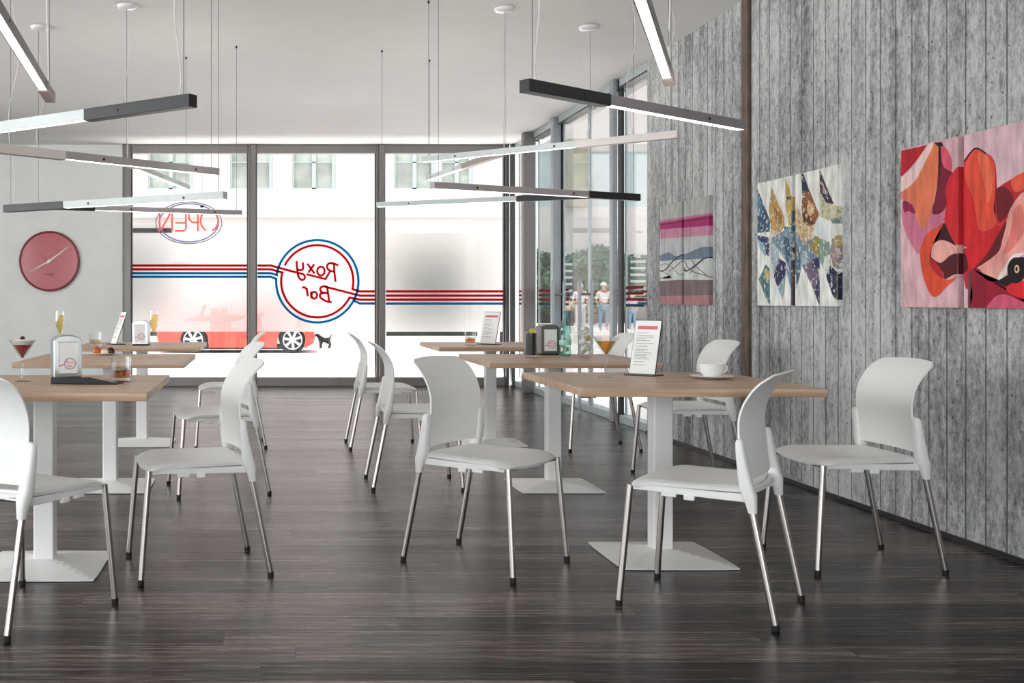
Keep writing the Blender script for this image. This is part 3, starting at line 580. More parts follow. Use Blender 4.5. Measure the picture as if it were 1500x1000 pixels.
# ------------------------------------------------------------------ chairs (local +x is the front)
def make_chair():
    t = empty('dining_chair')
    # seat
    P = []; n = 22
    for i in range(n+1):
        v = i/n; row = []
        for j in range(n+1):
            u = -1+2*j/n
            hw = .200+.026*math.sin(min(1, v*1.25)*PI/2)
            if v > .93: hw -= .022*(1-math.sqrt(max(0, 1-((v-.93)/.07)**2)))
            x = -.165+.402*v - .022*u*u*v - (.016*(1-v)*-1*u*u)
            z = .452-.012*math.sin(v*PI)*(1-u*u)-.006*(1-abs(u))*0
            z += .004*u*u
            if v > .74: z -= .026*((v-.74)/.26)**2
            if abs(u) > .8: z -= .010*((abs(u)-.8)/.2)**2
            row.append(Vector((x, u*hw, z)))
        P.append(row)
    b = MB(); b.shell(P, .012); b.build('seat', M['white'], t, smooth=True)
    # under frame
    for s in (-1, 1):
        b = MB()
        pts = [(-.175,.190,.418,.030),(-.05,.196,.418,.026),(.06,.200,.420,.024),(.15,.204,.422,.022),(.205,.203,.420,.018)]
        b.loft([[Vector((x, s*(y+.012), z+.012)), Vector((x, s*(y-.012), z+.014)), Vector((x, s*(y-.012), z-h_*.5)), Vector((x, s*(y+.012), z-h_*.5))] for x, y, z, h_ in pts])
        b.box((.0,s*.206-.009,.392),(.035,s*.206+.009,.41)); b.box((.06,s*.206-.007,.397),(.11,s*.206+.007,.411))
        b.build('side_rail', M['white'], t, smooth=True, bevel=.003)
    b = MB(); b.tube([(.205,-.2,.42),(.205,.2,.42)], .010, 10); b.tube([(-.165,-.2,.425),(-.165,.2,.425)], .010, 10); b.build('cross_bar', M['chrome'], t, smooth=True)
    # legs
    for s in (-1, 1):
        for kind in ('front', 'back'):
            if kind == 'front': p0 = Vector((.25, s*.228, .012)); p1 = Vector((.218, s*.206, .425))
            else: p0 = Vector((-.255, s*.218, .012)); p1 = Vector((-.172, s*.208, .43))
            b = MB(); b.tube([p0, p1], .0115, 14); lg = b.build('leg', M['chrome'], t, smooth=True)
            d = (p0-p1).normalized(); b = MB(); b.tube([p0-d*.007, p0+d*.002, Vector((p0.x,p0.y,.0))], [.0128,.0128,.0118], 12); b.build('foot_cap', M['black'], lg, smooth=True)
    # backrest
    prof = [(.474,-.168),(.52,-.161),(.58,-.156),(.64,-.152),(.69,-.155),(.735,-.170),(.775,-.194),(.805,-.221),(.830,-.254)]
    P = []; n = 26; z0, z1 = .474, .830
    for i in range(n+1):
        z = z0+(z1-z0)*(i/n); row = []
        hw = .206 if z < .60 else .197
        r = .045
        if z > z1-r: hw -= .030*(1-math.sqrt(max(0, 1-((z-(z1-r))/r)**2)))
        
        for j in range(n+1):
            u = -1+2*j/n
            x = catmull(prof, z)+.022*u*u-.010
            row.append(Vector((x, u*hw, z-.006*u*u*(i/n))))
        P.append(row)
    b = MB(); b.shell(P, .0065); b.build('backrest', M['white'], t, smooth=True)
    b = MB(); rr_ = []
    for j in range(13):
        u = -1+j/6; x = -.178+.022*u*u
        rr_.append([Vector((x+a, u*.195, z)) for a, z in ((-.006,.426),(.010,.426),(.010,.440),(.002,.446),(-.006,.443))])
    b.loft(rr_); b.build('rear_rim', M['white'], t, smooth=True)
    # sleeves that carry the backrest on the rear legs
    for s in (-1, 1):
        b = MB(); rings = []
        for z, x, y, ax, ay in ((.372,-.184,.209,.0135,.0135),(.40,-.180,.209,.017,.017),(.43,-.174,.210,.023,.022),(.46,-.165,.211,.022,.023),(.52,-.155,.211,.018,.023),(.57,-.148,.211,.015,.023),(.600,-.145,.211,.013,.022),(.610,-.144,.209,.010,.018),(.614,-.144,.200,.006,.012)):
            rings.append([Vector((x+ax*math.copysign(abs(math.cos(a))**.6, math.cos(a)), s*(y+ay*math.copysign(abs(math.sin(a))**.6, math.sin(a))), z)) for a in (2*PI*k/16 for k in range(16))])
        b.loft(rings); b.build('side_bracket', M['white'], t, smooth=True)
    return t
chairs = [(.9075,4.375,-41.4,'white chair in the centre foreground, turned to the right'),
          (1.584,3.775,143.5,'white chair nearest on the right, its back towards the viewer'),
          (2.41,4.375,180,'white chair furthest right beside the concrete wall, facing left'),
          (2.54,6.38,180,'white chair behind the coffee cup, beside the concrete wall'),
          (2.41,7.74,180,'white chair by the glass door, right of the rearmost right table'),
          (-.8575,3.673,57.4,'white chair cut by the left edge of the photo, seen from behind'),
          (-.275,4.282,193,'white chair right of the nearest left table'),
          (-.27,6.025,192,'white chair right of the middle left table'),
          (-.26,7.9,183,'white chair right of the rearmost left table, in front of the red car'),
          (.866,6.2,0,'white side-on chair just behind the centre chair'),
          (.87,7.83,0,'white side-on chair furthest back, left of the rearmost right table')]
c0 = make_chair()
for i, (x, y, a, lb) in enumerate(chairs):
    c = c0 if i == 0 else copy_tree(c0)
    c.location = (x, y, 0); c.rotation_euler = (0,0,math.radians(a)); tag(c, lb, 'chair', 'white plastic chairs with steel legs')

# ------------------------------------------------------------------ pendant lamps
def lamp(label, A, B, z, seg, mats, cable_in=.04, cord='B', rose=False, screws=None, drop=0, s=.04, cordend=None, cables=(1,1)):
    """A,B ends (x,y); seg = (end that carries the short section, its share); mats = (long, short)"""
    A = Vector((A[0],A[1],z)); B = Vector((B[0],B[1],z)); Ln = (B-A).length; rz = math.atan2(B.y-A.y, B.x-A.x)
    t = thing('pendant_light', label, 'lamp', ((A.x+B.x)/2, (A.y+B.y)/2, z), rz, 'linear pendant lights')
    h = s/2; cut = -Ln/2+Ln*seg[1] if seg[0] == 'A' else Ln/2-Ln*seg[1]
    lo, hi = ((cut, Ln/2) if seg[0] == 'A' else (-Ln/2, cut)); so, si = ((-Ln/2, cut) if seg[0] == 'A' else (cut, Ln/2))
    b = MB(); b.box((lo,-h,-h+.004),(hi,h,h)); b.build('profile', M[mats[0]], t, bevel=.0015)
    b = MB(); b.box((so,-h-.0008,-h-.0008),(si,h+.0008,h+.0008)); b.build('end_section', M[mats[1]], t, bevel=.0015)
    b = MB(); b.box((lo+.004,-h*.74,-h+.0035),(hi-.004,h*.74,-h+.0039)); b.build('diffuser', M['glow'], t)
    b = MB(); b.box((lo+.06,-h*.7,h+.0001),(hi-.06,h*.7,h+.0005)); b.build('ceiling_glow_strip', M['glowup'], t)  # added glowing strip on the bar's unseen top, brightens the ceiling
    up = ZC-z
    for k, e in enumerate((-Ln/2+cable_in, Ln/2-cable_in)):
        if not cables[k]: continue
        b = MB(); b.tube([(e,0,h-.001),(e,0,up-.001)], .0016, 6); cb = b.build('cable', M['wire'], t, smooth=True)
        b = MB(); b.lathe([(.007,0),(.007,-.012),(.002,-.02)], (e,0,up-.0005), 10); b.build('ceiling_ferrule', M['screw'], cb)
    if cord:
        e = -Ln/2+cable_in if cord == 'A' else Ln/2-cable_in; sg = 1 if cord == 'A' else -1; random.seed(label)
        ph = random.uniform(0, 6); pts = []; nn = 26
        for i in range(nn+1):
            f = i/nn; a = .034*math.sin(ph+f*11)*math.sin(PI*f)**.5
            pts.append((e+sg*(.018+.0*f)+a, .012*math.cos(ph*2+f*6)*math.sin(PI*f), h-.001+(up-h)*f))
        b = MB(); b.tube(pts, .0024, 6); b.build('power_cord', M['cord'], t, smooth=True)
        if rose:
            b = MB(); b.lathe([(.0,-.028),(.045,-.027),(.062,-.018),(.068,-.004),(.068,.0)], (e+sg*.012,0,up-.0005), 28); b.build('ceiling_rose', M['wsteel'], t, smooth=True)
    for f in (screws or (.22,.8)):
        for sd_ in (-1, 1):
            b = MB(); b.lathe([(.0065,0),(.0065,.0015),(0,.0018)] if sd_ > 0 else [(.0065,0),(.0065,-.0015),(0,-.0018)], (-Ln/2+Ln*f, sd_*(h+.0009), 0), 10, axis='y'); b.build('screw', M['screw'], t)
    return t
# right group
lamp('nearest right pendant bar, black left end and grey length pointing to the concrete wall', (.848,3.47), (1.92,4.28), 1.775, ('A',.33), ('bgrey','bblack'), cord='A', cables=(1,0))
lamp('bright pendant bar at top right, running away from the viewer with its lit underside showing', (.916,2.68), (1.60,4.20), 1.94, ('B',.09), ('bgrey','btaupe'), cord='B')
lamp('white pendant bar rising to the right in the right group, warm white right end', (1.03,6.9), (2.275,5.84), 1.985, ('B',.36), ('bwhite','bwarm'), cord='B', screws=(.15,.56))
lamp('white pendant bar receding behind the rising white bar on the right', (1.32,8.6), (1.60,7.0), 2.055, ('B',.5), ('bwhite','btaupe'), cord='B', rose=True, screws=(.08,.4))
lamp('grey pendant bar with black right end, below the rising white bar of the right group', (.91,5.77), (2.265,6.44), 1.695, ('B',.27), ('bgrey2','bblack'), cord='B', screws=(.19,.65))
lamp('lowest pendant bar of the right group, pale, partly behind the grey bar', (.872,8.25), (2.34,7.5), 1.812, ('B',.34), ('bwhite','bblack'), cord='B', rose=True, screws=(.16,.7))
# left group
lamp('thick grey pendant bar at top left corner, lit underside facing the viewer', (-.76,2.85), (-.893,4.42), 1.915, ('B',.16), ('bgrey','btaupe'), cord='B')
lamp('nearest left pendant bar, white with a black right end', (-1.53,4.38), (-.233,3.45), 1.722, ('B',.30), ('bwhite','bblack'), cord='B')
lamp('grey pendant bar sloping down to the right over the left wall, pale left end', (-1.41,4.40), (-.2476,5.5), 1.735, ('A',.42), ('bgrey2','bwarm'), cord='A', screws=(.55,.9))
lamp('pale pendant bar receding below the grey bar in front of the first window', (-.914,6.93), (-.62,8.5), 1.972, ('A',.12), ('bwhite','btaupe'), cord='A', rose=True, screws=(.5,.8))
lamp('white pendant bar with dark green-black left end, just above the clock', (-1.454,5.95), (-.194,5.2), 1.585, ('A',.30), ('bwhite','bblack'), cord='A', screws=(.42,.84))
lamp('lowest pendant bar of the left group, grey, partly behind the white bar', (-1.64,7.5), (-.18,8.11), 1.737, ('A',.28), ('bgrey2','bblack'), cord='A', rose=True, screws=(.45,.86))

# ------------------------------------------------------------------ clock, OPEN sign
ck = thing('wall_clock', 'round red wall clock with white hands on the white wall', 'clock', (sx(73.6,YB), YB-.03, sz(382.6,YB)))
R = .376
cred = mat('clock_face', (178,38,52), .18, noise=.05, coat=.5); crim = mat('clock_rim', (120,14,28), .3)
b = MB(); b.lathe([(R-.025,-.001),(R-.025,-.03),(0,-.03)], axis='y', n=64); b.build('face', cred, ck, smooth=True)
b = MB(); b.lathe([(R-.024,0),(R,0),(R,-.04),(R-.012,-.045),(R-.024,-.04),(R-.024,0)], axis='y', n=64, caps=False); b.build('rim', crim, ck, smooth=True)
wm = mat('clock_hand', (240,235,230), .4)
def hand(dx, dz, w_, m, tail=.04, y=-.034):
    d = Vector((dx,0,dz)); L0 = d.length; d.normalize(); n_ = Vector((-d.z,0,d.x)); b = MB()
    b.loft([[Vector((0,y+k,0))-d*tail+n_*w_, Vector((0,y+k,0))-d*tail-n_*w_, Vector((0,y+k,0))+d*L0-n_*w_*.4, Vector((0,y+k,0))+d*L0+n_*w_*.4] for k in (0,-.002)]); b.build('hand', m, ck)
k_ = YB/F
hand(28*k_, 21*k_, .010, wm); hand(-32*k_, -18*k_, .008, wm, y=-.038); hand(-19*k_, 14*k_, .003, mat('thin_hand', (70,10,20), .4), y=-.0315)
b = MB(); b.lathe([(.022,-.03),(.022,-.045),(0,-.046)], axis='y', n=20); b.build('hand_cap', wm, ck, smooth=True)
b = MB(); b.box((-.08,-.0315,-.165),(.07,-.0302,-.155)); b.box((0,-.0315,-.185),(.05,-.0302,-.172)); b.build('dial_mark', crim, ck)
# neon
YS = 13.12; on = thing('neon_sign', 'oval neon OPEN sign hanging in the first window, seen from behind', 'sign', (sx(278,YS), YS, sz(326,YS)))
nr = mat('red_neon_tube', (232,84,70), .3, emit=(238,80,66), estr=.35); nb = mat('blue_neon_tube', (140,140,190), .3, emit=(140,140,200), estr=.12); ng = mat('sign_outline', (150,152,156), .5)
q = lambda x, y: ((180+x/7.145-278)*YS/F, 0, -(210+y/7.145-326)*YS/F)
def ntube(pts, r, m, nm): b = MB(); b.tube(pts, r, 8); b.build(nm, m, on, smooth=True)
def ell(cx, cy, rx, ry, a0, a1, n=48): return [q(cx+rx*math.cos(a0+(a1-a0)*i/n), cy+ry*math.sin(a0+(a1-a0)*i/n)) for i in range(n+1)]
ntube([q(385,915),q(385,700)], .011, nr, 'letter'); 
b = MB(); b.tube([q(385,700),q(385,900),q(400,905),q(505,715),q(515,720),q(515,915)], .011, 8); b.build('letter', nr, on, smooth=True)
on.children[0].name = 'letter_stroke'
b = MB(); b.tube([q(545,915),q(640,915),q(660,895),q(660,720),q(645,700),q(548,700)], .011, 8); b.tube([q(655,832),q(550,832)], .011, 8); b.build('letter', nr, on, smooth=True)
b = MB(); b.tube([q(785,918),q(785,700)], .011, 8); b.tube([q(785,700),q(725,702),q(692,735),q(692,790),q(725,825),q(785,828)], .011, 8); b.build('letter', nr, on, smooth=True)
b = MB(); b.tube(ell(905,808,92,108,.62*PI+PI*0,2.4*PI), .011, 8); b.build('letter', nr, on, smooth=True)
ntube(ell(690,830,310,200,0,2*PI), .009, nb, 'oval_tube'); ntube(ell(690,830,345,218,0,2*PI), .006, ng, 'oval_frame')
b = MB(); b.tube([q(835,640),q(835,640)[:2]+(ZC-on.location.z,)], .002, 6); b.tube([q(545,640),q(545,640)[:2]+(ZC-on.location.z,)], .002, 6); b.build('hanging_wire', M['wire'], on)
b = MB(); b.box((q(810,0)[0],-.01,q(0,670)[2]),(q(845,0)[0],.01,q(0,645)[2])); b.build('clip', M['screw'], on)

# ------------------------------------------------------------------ canvases on the concrete wall
def clip(poly, axis, val, keep_greater):
    out = []
    for i in range(len(poly)):
        a, c = poly[i-1], poly[i]; ina = (a[axis] >= val) == keep_greater or a[axis] == val; inc = (c[axis] >= val) == keep_greater or c[axis] == val
        if ina != inc:
            t_ = (val-a[axis])/(c[axis]-a[axis]); out.append((a[0]+(c[0]-a[0])*t_, a[1]+(c[1]-a[1])*t_))
        if inc: out.append(c)
    return out
XF = XR-.03
pm_cache = {}
def paint(c, st=(1,1,1), noise=.26):
    k = (c, noise)
    if k not in pm_cache:
        m = mat('canvas_paint', c, .75, noise=noise, nscale=22, stretch=(1,1,.3), bump=.05)
        if noise > .29:      # blotchy watercolour: pale and brown flecks inside each shard
            nt = m.node_tree; L = nt.links.new; p = nt.nodes['Principled BSDF']; src = p.inputs['Base Color'].links[0].from_socket
            tc = nt.nodes.new('ShaderNodeTexCoord'); last = src
            for sc, lo, col, amt in ((38, .56, (226,226,218), .75), (55, .60, (60,52,60), .7), (30, .60, (168,130,70), .5)):
                n = nt.nodes.new('ShaderNodeTexNoise'); n.inputs['Scale'].default_value = sc; n.inputs['Detail'].default_value = 4; L(tc.outputs['Object'], n.inputs['Vector'])
                r_ = nt.nodes.new('ShaderNodeMapRange'); r_.inputs['From Min'].default_value = lo; r_.inputs['From Max'].default_value = lo+.06; r_.inputs['To Max'].default_value = amt if min(c) < 215 else amt*.06; L(n.outputs['Fac'], r_.inputs['Value'])
                x = nt.nodes.new('ShaderNodeMix'); x.data_type = 'RGBA'; L(r_.outputs[0], x.inputs['Factor']); L(last, x.inputs['A']); x.inputs['B'].default_value = lin(col); last = x.outputs['Result']
            L(last, p.inputs['Base Color'])
        pm_cache[k] = m
    return pm_cache[k]
def canvas(y0, y1, z0, z1, bgc, shapes, conv, label, group, noise=.26):
    """y0 (near) < y1 (far)"""
    cy, cz = (y0+y1)/2, z0
    t = thing('canvas_panel', label, 'painting', (XF, cy, cz), 0, group)
    b = MB(); b.box((.0035, y0-cy, 0), (.03, y1-cy, z1-z0)); b.build('stretcher', paint(bgc, noise=noise), t)
    mats = [paint(bgc, noise=noise)]; b = MB(); b.box((.0028, y0-cy, 0), (.0036, y1-cy, z1-z0)); order = 0
    for pts, c in shapes:
        P = [conv(p) for p in pts]
        side = []
        n = len(P)
        for i in range(n):
            a, c_ = P[i-1], P[i]
            if (a[0]-y0)*(c_[0]-y0) < 0: side.append(a[1]+(c_[1]-a[1])*(y0-a[0])/(c_[0]-a[0]))
        Q = clip(P, 0, y0, True); Q = clip(Q, 0, y1, False) if len(Q) > 2 else Q; Q = clip(Q, 1, z0, True) if len(Q) > 2 else Q; Q = clip(Q, 1, z1, False) if len(Q) > 2 else Q
        order += 1; xo = .0028-.00007*order
        m = paint(c, noise=noise)
        if m not in mats: mats.append(m)
        b.mi = mats.index(m)
        if len(Q) > 2:
            vs = [b.bm.verts.new((xo, y-cy, z-cz)) for y, z in Q]; b.face(vs)
        side.sort()
        for za, zb in zip(side[::2], side[1::2]):
            za, zb = max(za, z0), min(zb, z1)
            if zb > za:
                yo = y0-cy-.00005*order; b.face([b.bm.verts.new(v) for v in ((.0028,yo,za-cz),(.03,yo,za-cz),(.03,yo,zb-cz),(.0028,yo,zb-cz))])
    big = [f for f in b.bm.faces if len(f.verts) > 4]; bmesh.ops.triangulate(b.bm, faces=big)
    b.build('painted_canvas', mats, t, fix=False)
def conv_of(ox, oy, s):
    def f(p):
        px = ox+p[0]/s; py = oy+p[1]/s; Y = XF*F/(px-CX); return (Y, H+(CY-py)*Y/F)
    return f
def spl(pts, n=5):
    """rounds an outline"""
    m_ = len(pts); out = []
    for i in range(m_):
        p0, p1, p2, p3 = pts[i-1], pts[i], pts[(i+1)%m_], pts[(i+2)%m_]
        for k in range(n):
            t_ = k/n; out.append(tuple(.5*((2*b_)+(-a+c)*t_*1+(2*a-5*b_+4*c-d)*t_*t_+(-a+3*b_-3*c+d)*t_**3) for a,b_,c,d in zip(p0,p1,p2,p3)))
    return out
def el(cx, cy, rx, ry, n=20): return [(cx+rx*math.cos(2*PI*k/n), cy+ry*math.sin(2*PI*k/n)) for k in range(n)]
def rib(pts, w_):
    pts = smoothline(pts, 5); L_ = []; R_ = []
    for i, p in enumerate(pts):
        a = pts[max(i-1,0)]; c = pts[min(i+1,len(pts)-1)]; dx, dy = c[0]-a[0], c[1]-a[1]; l = math.hypot(dx,dy) or 1; L_.append((p[0]-dy/l*w_, p[1]+dx/l*w_)); R_.append((p[0]+dy/l*w_, p[1]-dx/l*w_))
    return L_+R_[::-1]
P3 = [([(10,180),(165,145),(120,210),(80,260),(10,330)], (178,20,32)),
 (spl([(140,560),(112,520),(95,460),(45,425),(35,490),(45,560),(80,640),(125,695),(180,600),(240,545),(255,480),(235,400),(190,450)]), (205,112,142)),
 (spl([(45,425),(95,455),(102,492),(70,480),(46,482)]), (150,22,80)),
 (spl([(222,150),(232,150),(237,225),(288,282),(262,350),(252,470),(190,492),(205,400),(215,330)]), (120,12,42)),
 (spl([(232,150),(265,168),(288,230),(285,275),(250,258),(236,215)]), (214,82,102)),
 (spl([(190,138),(222,152),(215,330),(190,450),(162,548),(137,562),(112,525),(95,460),(60,425),(10,412),(10,330),(85,280),(130,215)]), (222,116,82)),
 (spl([(165,145),(195,140),(150,240),(95,335),(10,392),(10,330),(82,268),(125,210)]), (238,198,192)),
 ([(198,135),(236,130),(246,150),(222,156)], (18,10,14)), (rib([(226,140),(228,210),(224,300)], 5), (40,6,20)),
 (spl([(345,240),(380,185),(415,162),(462,190),(490,205),(510,260),(514,380),(505,470),(522,545),(480,592),(400,640),(350,662),(300,640),(262,600),(250,540),(260,440),(255,370),(275,310),(310,262)]), (206,30,38)),
 (spl([(372,210),(400,170),(455,185),(486,205),(504,262),(508,380),(500,470),(514,540),(460,580),(420,560),(400,430),(360,330),(352,260)]), (224,76,54)),
 (spl([(420,190),(470,210),(492,280),(490,380),(470,440),(450,330)]), (232,104,74)),
 (rib([(350,230),(385,182),(415,162),(462,190)], 4), (50,8,18)),
 (spl([(512,375),(585,320),(655,280),(750,240),(750,380),(655,380),(600,440),(560,520),(522,542),(506,460)]), (182,30,38)),
 (spl([(590,322),(655,280),(750,240),(750,330),(655,370),(605,380)]), (226,88,62)),
 (spl([(510,380),(560,360),(600,430),(530,535)]), (110,12,30)),
 (spl([(750,350),(655,388),(600,440),(565,520),(530,660),(432,740),(424,790),(470,830),(540,832),(592,790),(605,700),(750,660)]), (234,158,148)),
 (spl([(640,450),(600,480),(580,600),(545,690),(570,690),(620,640),(660,560)]), (222,120,112)),
 (spl([(600,700),(660,690),(620,720),(590,760),(560,800),(540,830),(520,820),(560,750)]), (246,222,214)),
 (spl([(200,640),(228,590),(250,540),(300,640),(345,672),(432,620),(400,650),(345,695)]), (52,6,14)),
 (spl([(572,500),(470,600),(380,650),(350,690),(365,782),(402,776),(480,690),(540,570)]), (202,26,36)),
 (spl([(562,530),(545,620),(515,695),(400,772),(470,690)]), (106,8,26)),
 (spl([(245,545),(205,618),(180,700),(190,760),(215,800),(270,826),(318,808),(262,862),(210,912),(175,890),(140,790),(130,680),(160,600),(200,570)]), (224,76,46)),
 (spl([(180,712),(235,740),(280,700),(352,688),(368,782),(300,800),(255,822),(245,790),(200,745)]), (84,8,20)),
 (spl([(180,715),(225,760),(250,818),(215,800),(186,760)]), (188,26,38)),
 (spl([(185,700),(196,648),(240,625),(300,650),(345,685),(285,700),(235,740),(192,718)]), (230,164,154)),
 (spl([(382,790),(425,770),(470,830),(560,842),(645,932),(750,980),(750,1010),(405,1010),(395,900)]), (146,16,44)),
 (spl([(470,1010),(500,920),(560,900),(650,940),(760,980),(760,1010)]), (206,84,112)),
 (spl([(570,850),(610,830),(655,830),(750,820),(750,960),(655,925),(600,905),(568,885)]), (216,34,42)),
 (el(615,778,46,66), (24,4,14)), ([(510,838),(575,800),(600,840),(560,862)], (30,4,14)), (el(640,750,40,40), (24,4,14)), (el(618,772,13,21), (214,184,140)), (el(617,772,6,12), (24,4,14)),
 (spl([(350,800),(372,788),(379,850),(362,872)]), (190,30,44)), ([(373,790),(386,790),(382,975),(371,975)], (112,70,76))]
P2 = [([(38,180),(125,400),(122,475),(30,482)], (34,84,108)), ([(38,190),(75,290),(60,380),(35,330)], (70,120,150)), ([(36,495),(120,512),(122,640),(60,600)], (42,62,108)), ([(36,520),(60,600),(100,640),(90,560)], (150,175,190)),
 ([(50,790),(95,690),(122,720),(125,968),(90,900)], (64,112,118)), ([(80,720),(120,740),(118,800),(90,790)], (190,170,110)),
 ([(135,172),(175,280),(218,372),(222,440),(192,482),(130,462),(118,330)], (188,148,82)), ([(150,300),(205,370),(200,430),(160,400)], (150,112,50)), ([(130,455),(190,480),(150,500),(125,480)], (215,190,160)),
 ([(225,110),(272,245),(300,340),(300,440),(250,432),(228,300)], (198,164,92)), ([(232,240),(262,236),(262,262),(236,268)], (70,80,20)), ([(220,440),(245,440),(240,500),(225,505)], (30,40,80)),
 ([(128,515),(190,485),(245,445),(300,430),(300,760),(262,760),(225,660)], (120,146,160)), ([(210,500),(250,520),(262,640),(240,690),(225,600)], (52,86,110)), ([(130,520),(185,600),(185,680),(150,760),(128,640)], (170,188,196)),
 ([(185,650),(232,682),(225,800),(175,842),(150,770)], (34,38,84)), ([(175,842),(228,760),(222,850),(210,932)], (140,170,178)), ([(230,700),(270,760),(280,800),(268,870),(240,760)], (120,150,170)), 
 ([(268,330),(292,360),(292,480),(268,470)], (50,96,110)), ([(266,540),(300,540),(296,700),(280,840),(290,965),(264,965)], (70,60,74)),
 ([(300,290),(345,400),(435,432),(410,520),(350,560),(300,500)], (206,176,130)), ([(334,85),(348,90),(388,205),(340,222)], (28,42,78)),
 ([(342,225),(388,200),(452,358),(425,420),(385,440),(342,402),(335,300)], (142,86,46)), ([(380,270),(412,290),(418,350),(392,372),(370,330)], (212,172,120)), ([(350,330),(395,380),(420,420),(385,438),(348,400)], (92,50,26)),
 ([(300,470),(350,555),(400,520),(452,560),(455,650),(340,700),(320,760),(300,860)], (116,140,156)), ([(300,560),(330,600),(325,760),(300,850)], (70,100,118)), ([(340,600),(372,600),(380,690),(345,690)], (160,182,192)),
 ([(455,58),(520,222),(552,292),(500,282),(458,205)], (54,42,62)), ([(470,130),(500,200),(480,220)], (170,150,130)), ([(455,205),(495,280),(555,290),(600,330),(640,340),(640,400),(530,402),(455,372)], (196,190,160)), ([(530,390),(640,372),(640,420),(540,420)], (110,130,130)),
 ([(385,560),(430,500),(458,520),(458,652),(410,602)], (152,142,62)), ([(395,530),(440,398),(535,440),(540,560),(472,522),(430,500)], (226,230,232)), ([(340,700),(370,690),(400,660),(430,670),(456,800),(456,968),(400,822)], (112,100,124)), ([(400,665),(455,640),(456,720),(420,720)], (40,50,100)), ([(420,860),(456,800),(456,968)], (58,42,88)),
 ([(456,520),(520,540),(525,640),(480,722),(456,652)], (124,152,140)), ([(490,640),(530,620),(528,720),(500,768),(480,720)], (205,215,205)),
 ([(540,522),(640,470),(640,765),(545,702),(525,600)], (152,130,132)), ([(560,500),(600,490),(585,560),(550,570)], (176,160,90)), ([(500,770),(532,700),(570,740),(640,760),(640,990),(545,902)], (24,28,54)), ([(520,740),(550,760),(560,820),(530,800)], (60,66,110))]
P1 = [([(20,254),(560,172),(560,205),(20,275)], (180,110,140)), ([(20,275),(560,190),(560,290),(20,330)], (158,12,92)), ([(20,288),(560,205),(560,222),(20,298)], (110,0,60)), ([(20,330),(560,290),(560,370),(20,412)], (186,122,146)),
 ([(20,412),(560,370),(560,560),(20,600)], (180,182,182)), (spl([(20,560),(70,540),(120,525),(170,560),(230,545),(280,530),(350,500),(430,478),(560,500),(560,572),(20,602)]), (106,120,136)),
 ([(20,602),(560,572),(560,765),(20,772)], (196,201,196)), ([(20,776),(200,762),(380,764),(560,764),(560,892),(20,902)], (116,98,102)), ([(20,902),(560,892),(560,1000),(20,1000)], (166,116,120)),
 (rib([(30,685),(80,680),(150,600),(225,545)], 5), (50,38,44)), (rib([(240,650),(262,688),(340,640),(400,590),(460,570),(510,610)], 6), (50,38,44)), (rib([(250,600),(300,680),(420,722),(480,735),(505,640)], 4), (110,90,88)),
 (rib([(60,690),(130,735),(110,750),(40,748)], 3), (120,104,100)), (rib([(40,640),(90,625),(150,660),(190,708),(250,722)], 3), (128,110,108)), (rib([(120,690),(170,650),(230,600),(300,580),(340,640),(440,722)], 4), (118,98,96)), (rib([(290,712),(350,640),(410,590)], 3), (110,90,90))]
ZP0, ZP1 = 1.040, 1.797
c3 = conv_of(1310,170,3.4474); c2_ = conv_of(1100,235,4.545); c1 = conv_of(960,280,5.88)
canvas(4.692, 5.11, ZP0, ZP1, (214,172,178), P3, c3, 'left panel of the large red flower painting', 'two panels of the red flower painting')
canvas(4.19, 4.651, ZP0, ZP1, (212,176,184), P3, c3, 'right panel of the large red flower painting, cut by the photo edge', 'two panels of the red flower painting')
canvas(6.167, 6.60, ZP0, ZP1, (232,232,222), P2, c2_, 'left panel of the blue and gold shard painting', 'two panels of the shard painting', .3)
canvas(5.68, 6.13, ZP0, ZP1, (232,232,222), P2, c2_, 'right panel of the blue and gold shard painting', 'two panels of the shard painting', .3)
canvas(7.80, 8.23, ZP0, ZP1, (170,170,166), P1, c1, 'left panel of the magenta banded grey painting, nearest the glass door', 'two panels of the magenta banded painting')
canvas(7.32, 7.755, ZP0, ZP1, (170,170,166), P1, c1, 'right panel of the magenta banded grey painting', 'two panels of the magenta banded painting')

# ------------------------------------------------------------------ things on the tables
TZ = .74
def at(px, py):
    Y = (H-TZ)*F/(py-CY); return (sx(px, Y), Y, TZ)
def martini(loc, label, liq, foam, cherry, s=1.0):
    t = thing('cocktail_glass', label, 'glass', loc)
    hh = .175*s; r = .056*s
    b = MB(); b.lathe([(0,0),(.034*s,.0),(.036*s,.002),(.012*s,.006),(.0045*s,.014),(.004*s,.085*s),(.008*s,.092*s),(r,hh),(r-.0015,hh),(.004*s,.098*s),(0,.097*s)], n=36, caps=False); b.build('glass', M['glass'], t, smooth=True)
    top = .155*s; rt = .004*s+(r-.004*s)*(top-.096*s)/(hh-.096*s)-.0025
    b = MB(); b.lathe([(0,.0985*s),(.0035*s,.099*s),(rt,top),(0,top)], n=36, caps=False); b.build('drink', liq, t, smooth=True)
    if foam:
        r2 = r-.004; b = MB(); b.lathe([(0,top+.0004),(rt,top+.0004),(r2,hh-.003),(r2*.6,hh+.001),(0,hh+.003)], n=32, caps=False); b.build('foam', foam, t, smooth=True)
        b = MB(); b.lathe([(0,-.008),(.008,-.004),(.011,.002),(.007,.010),(0,.012)], (0,0,hh+.004), 14); b.build('cherry', cherry, t, smooth=True)
    else:
        b = MB(); b.lathe([(.012,-.001),(.016,0),(.012,.001)], (.018,-.01,top+.001), 16); b.build('lime_slice', cherry, t, smooth=True)
martini(at(33,558), 'red cocktail with white foam in a stemmed glass on the nearest left table', mat('red_cocktail', (150,12,42), .2), mat('foam', (226,236,230), .7), mat('cherry', (80,8,20), .3), .97)
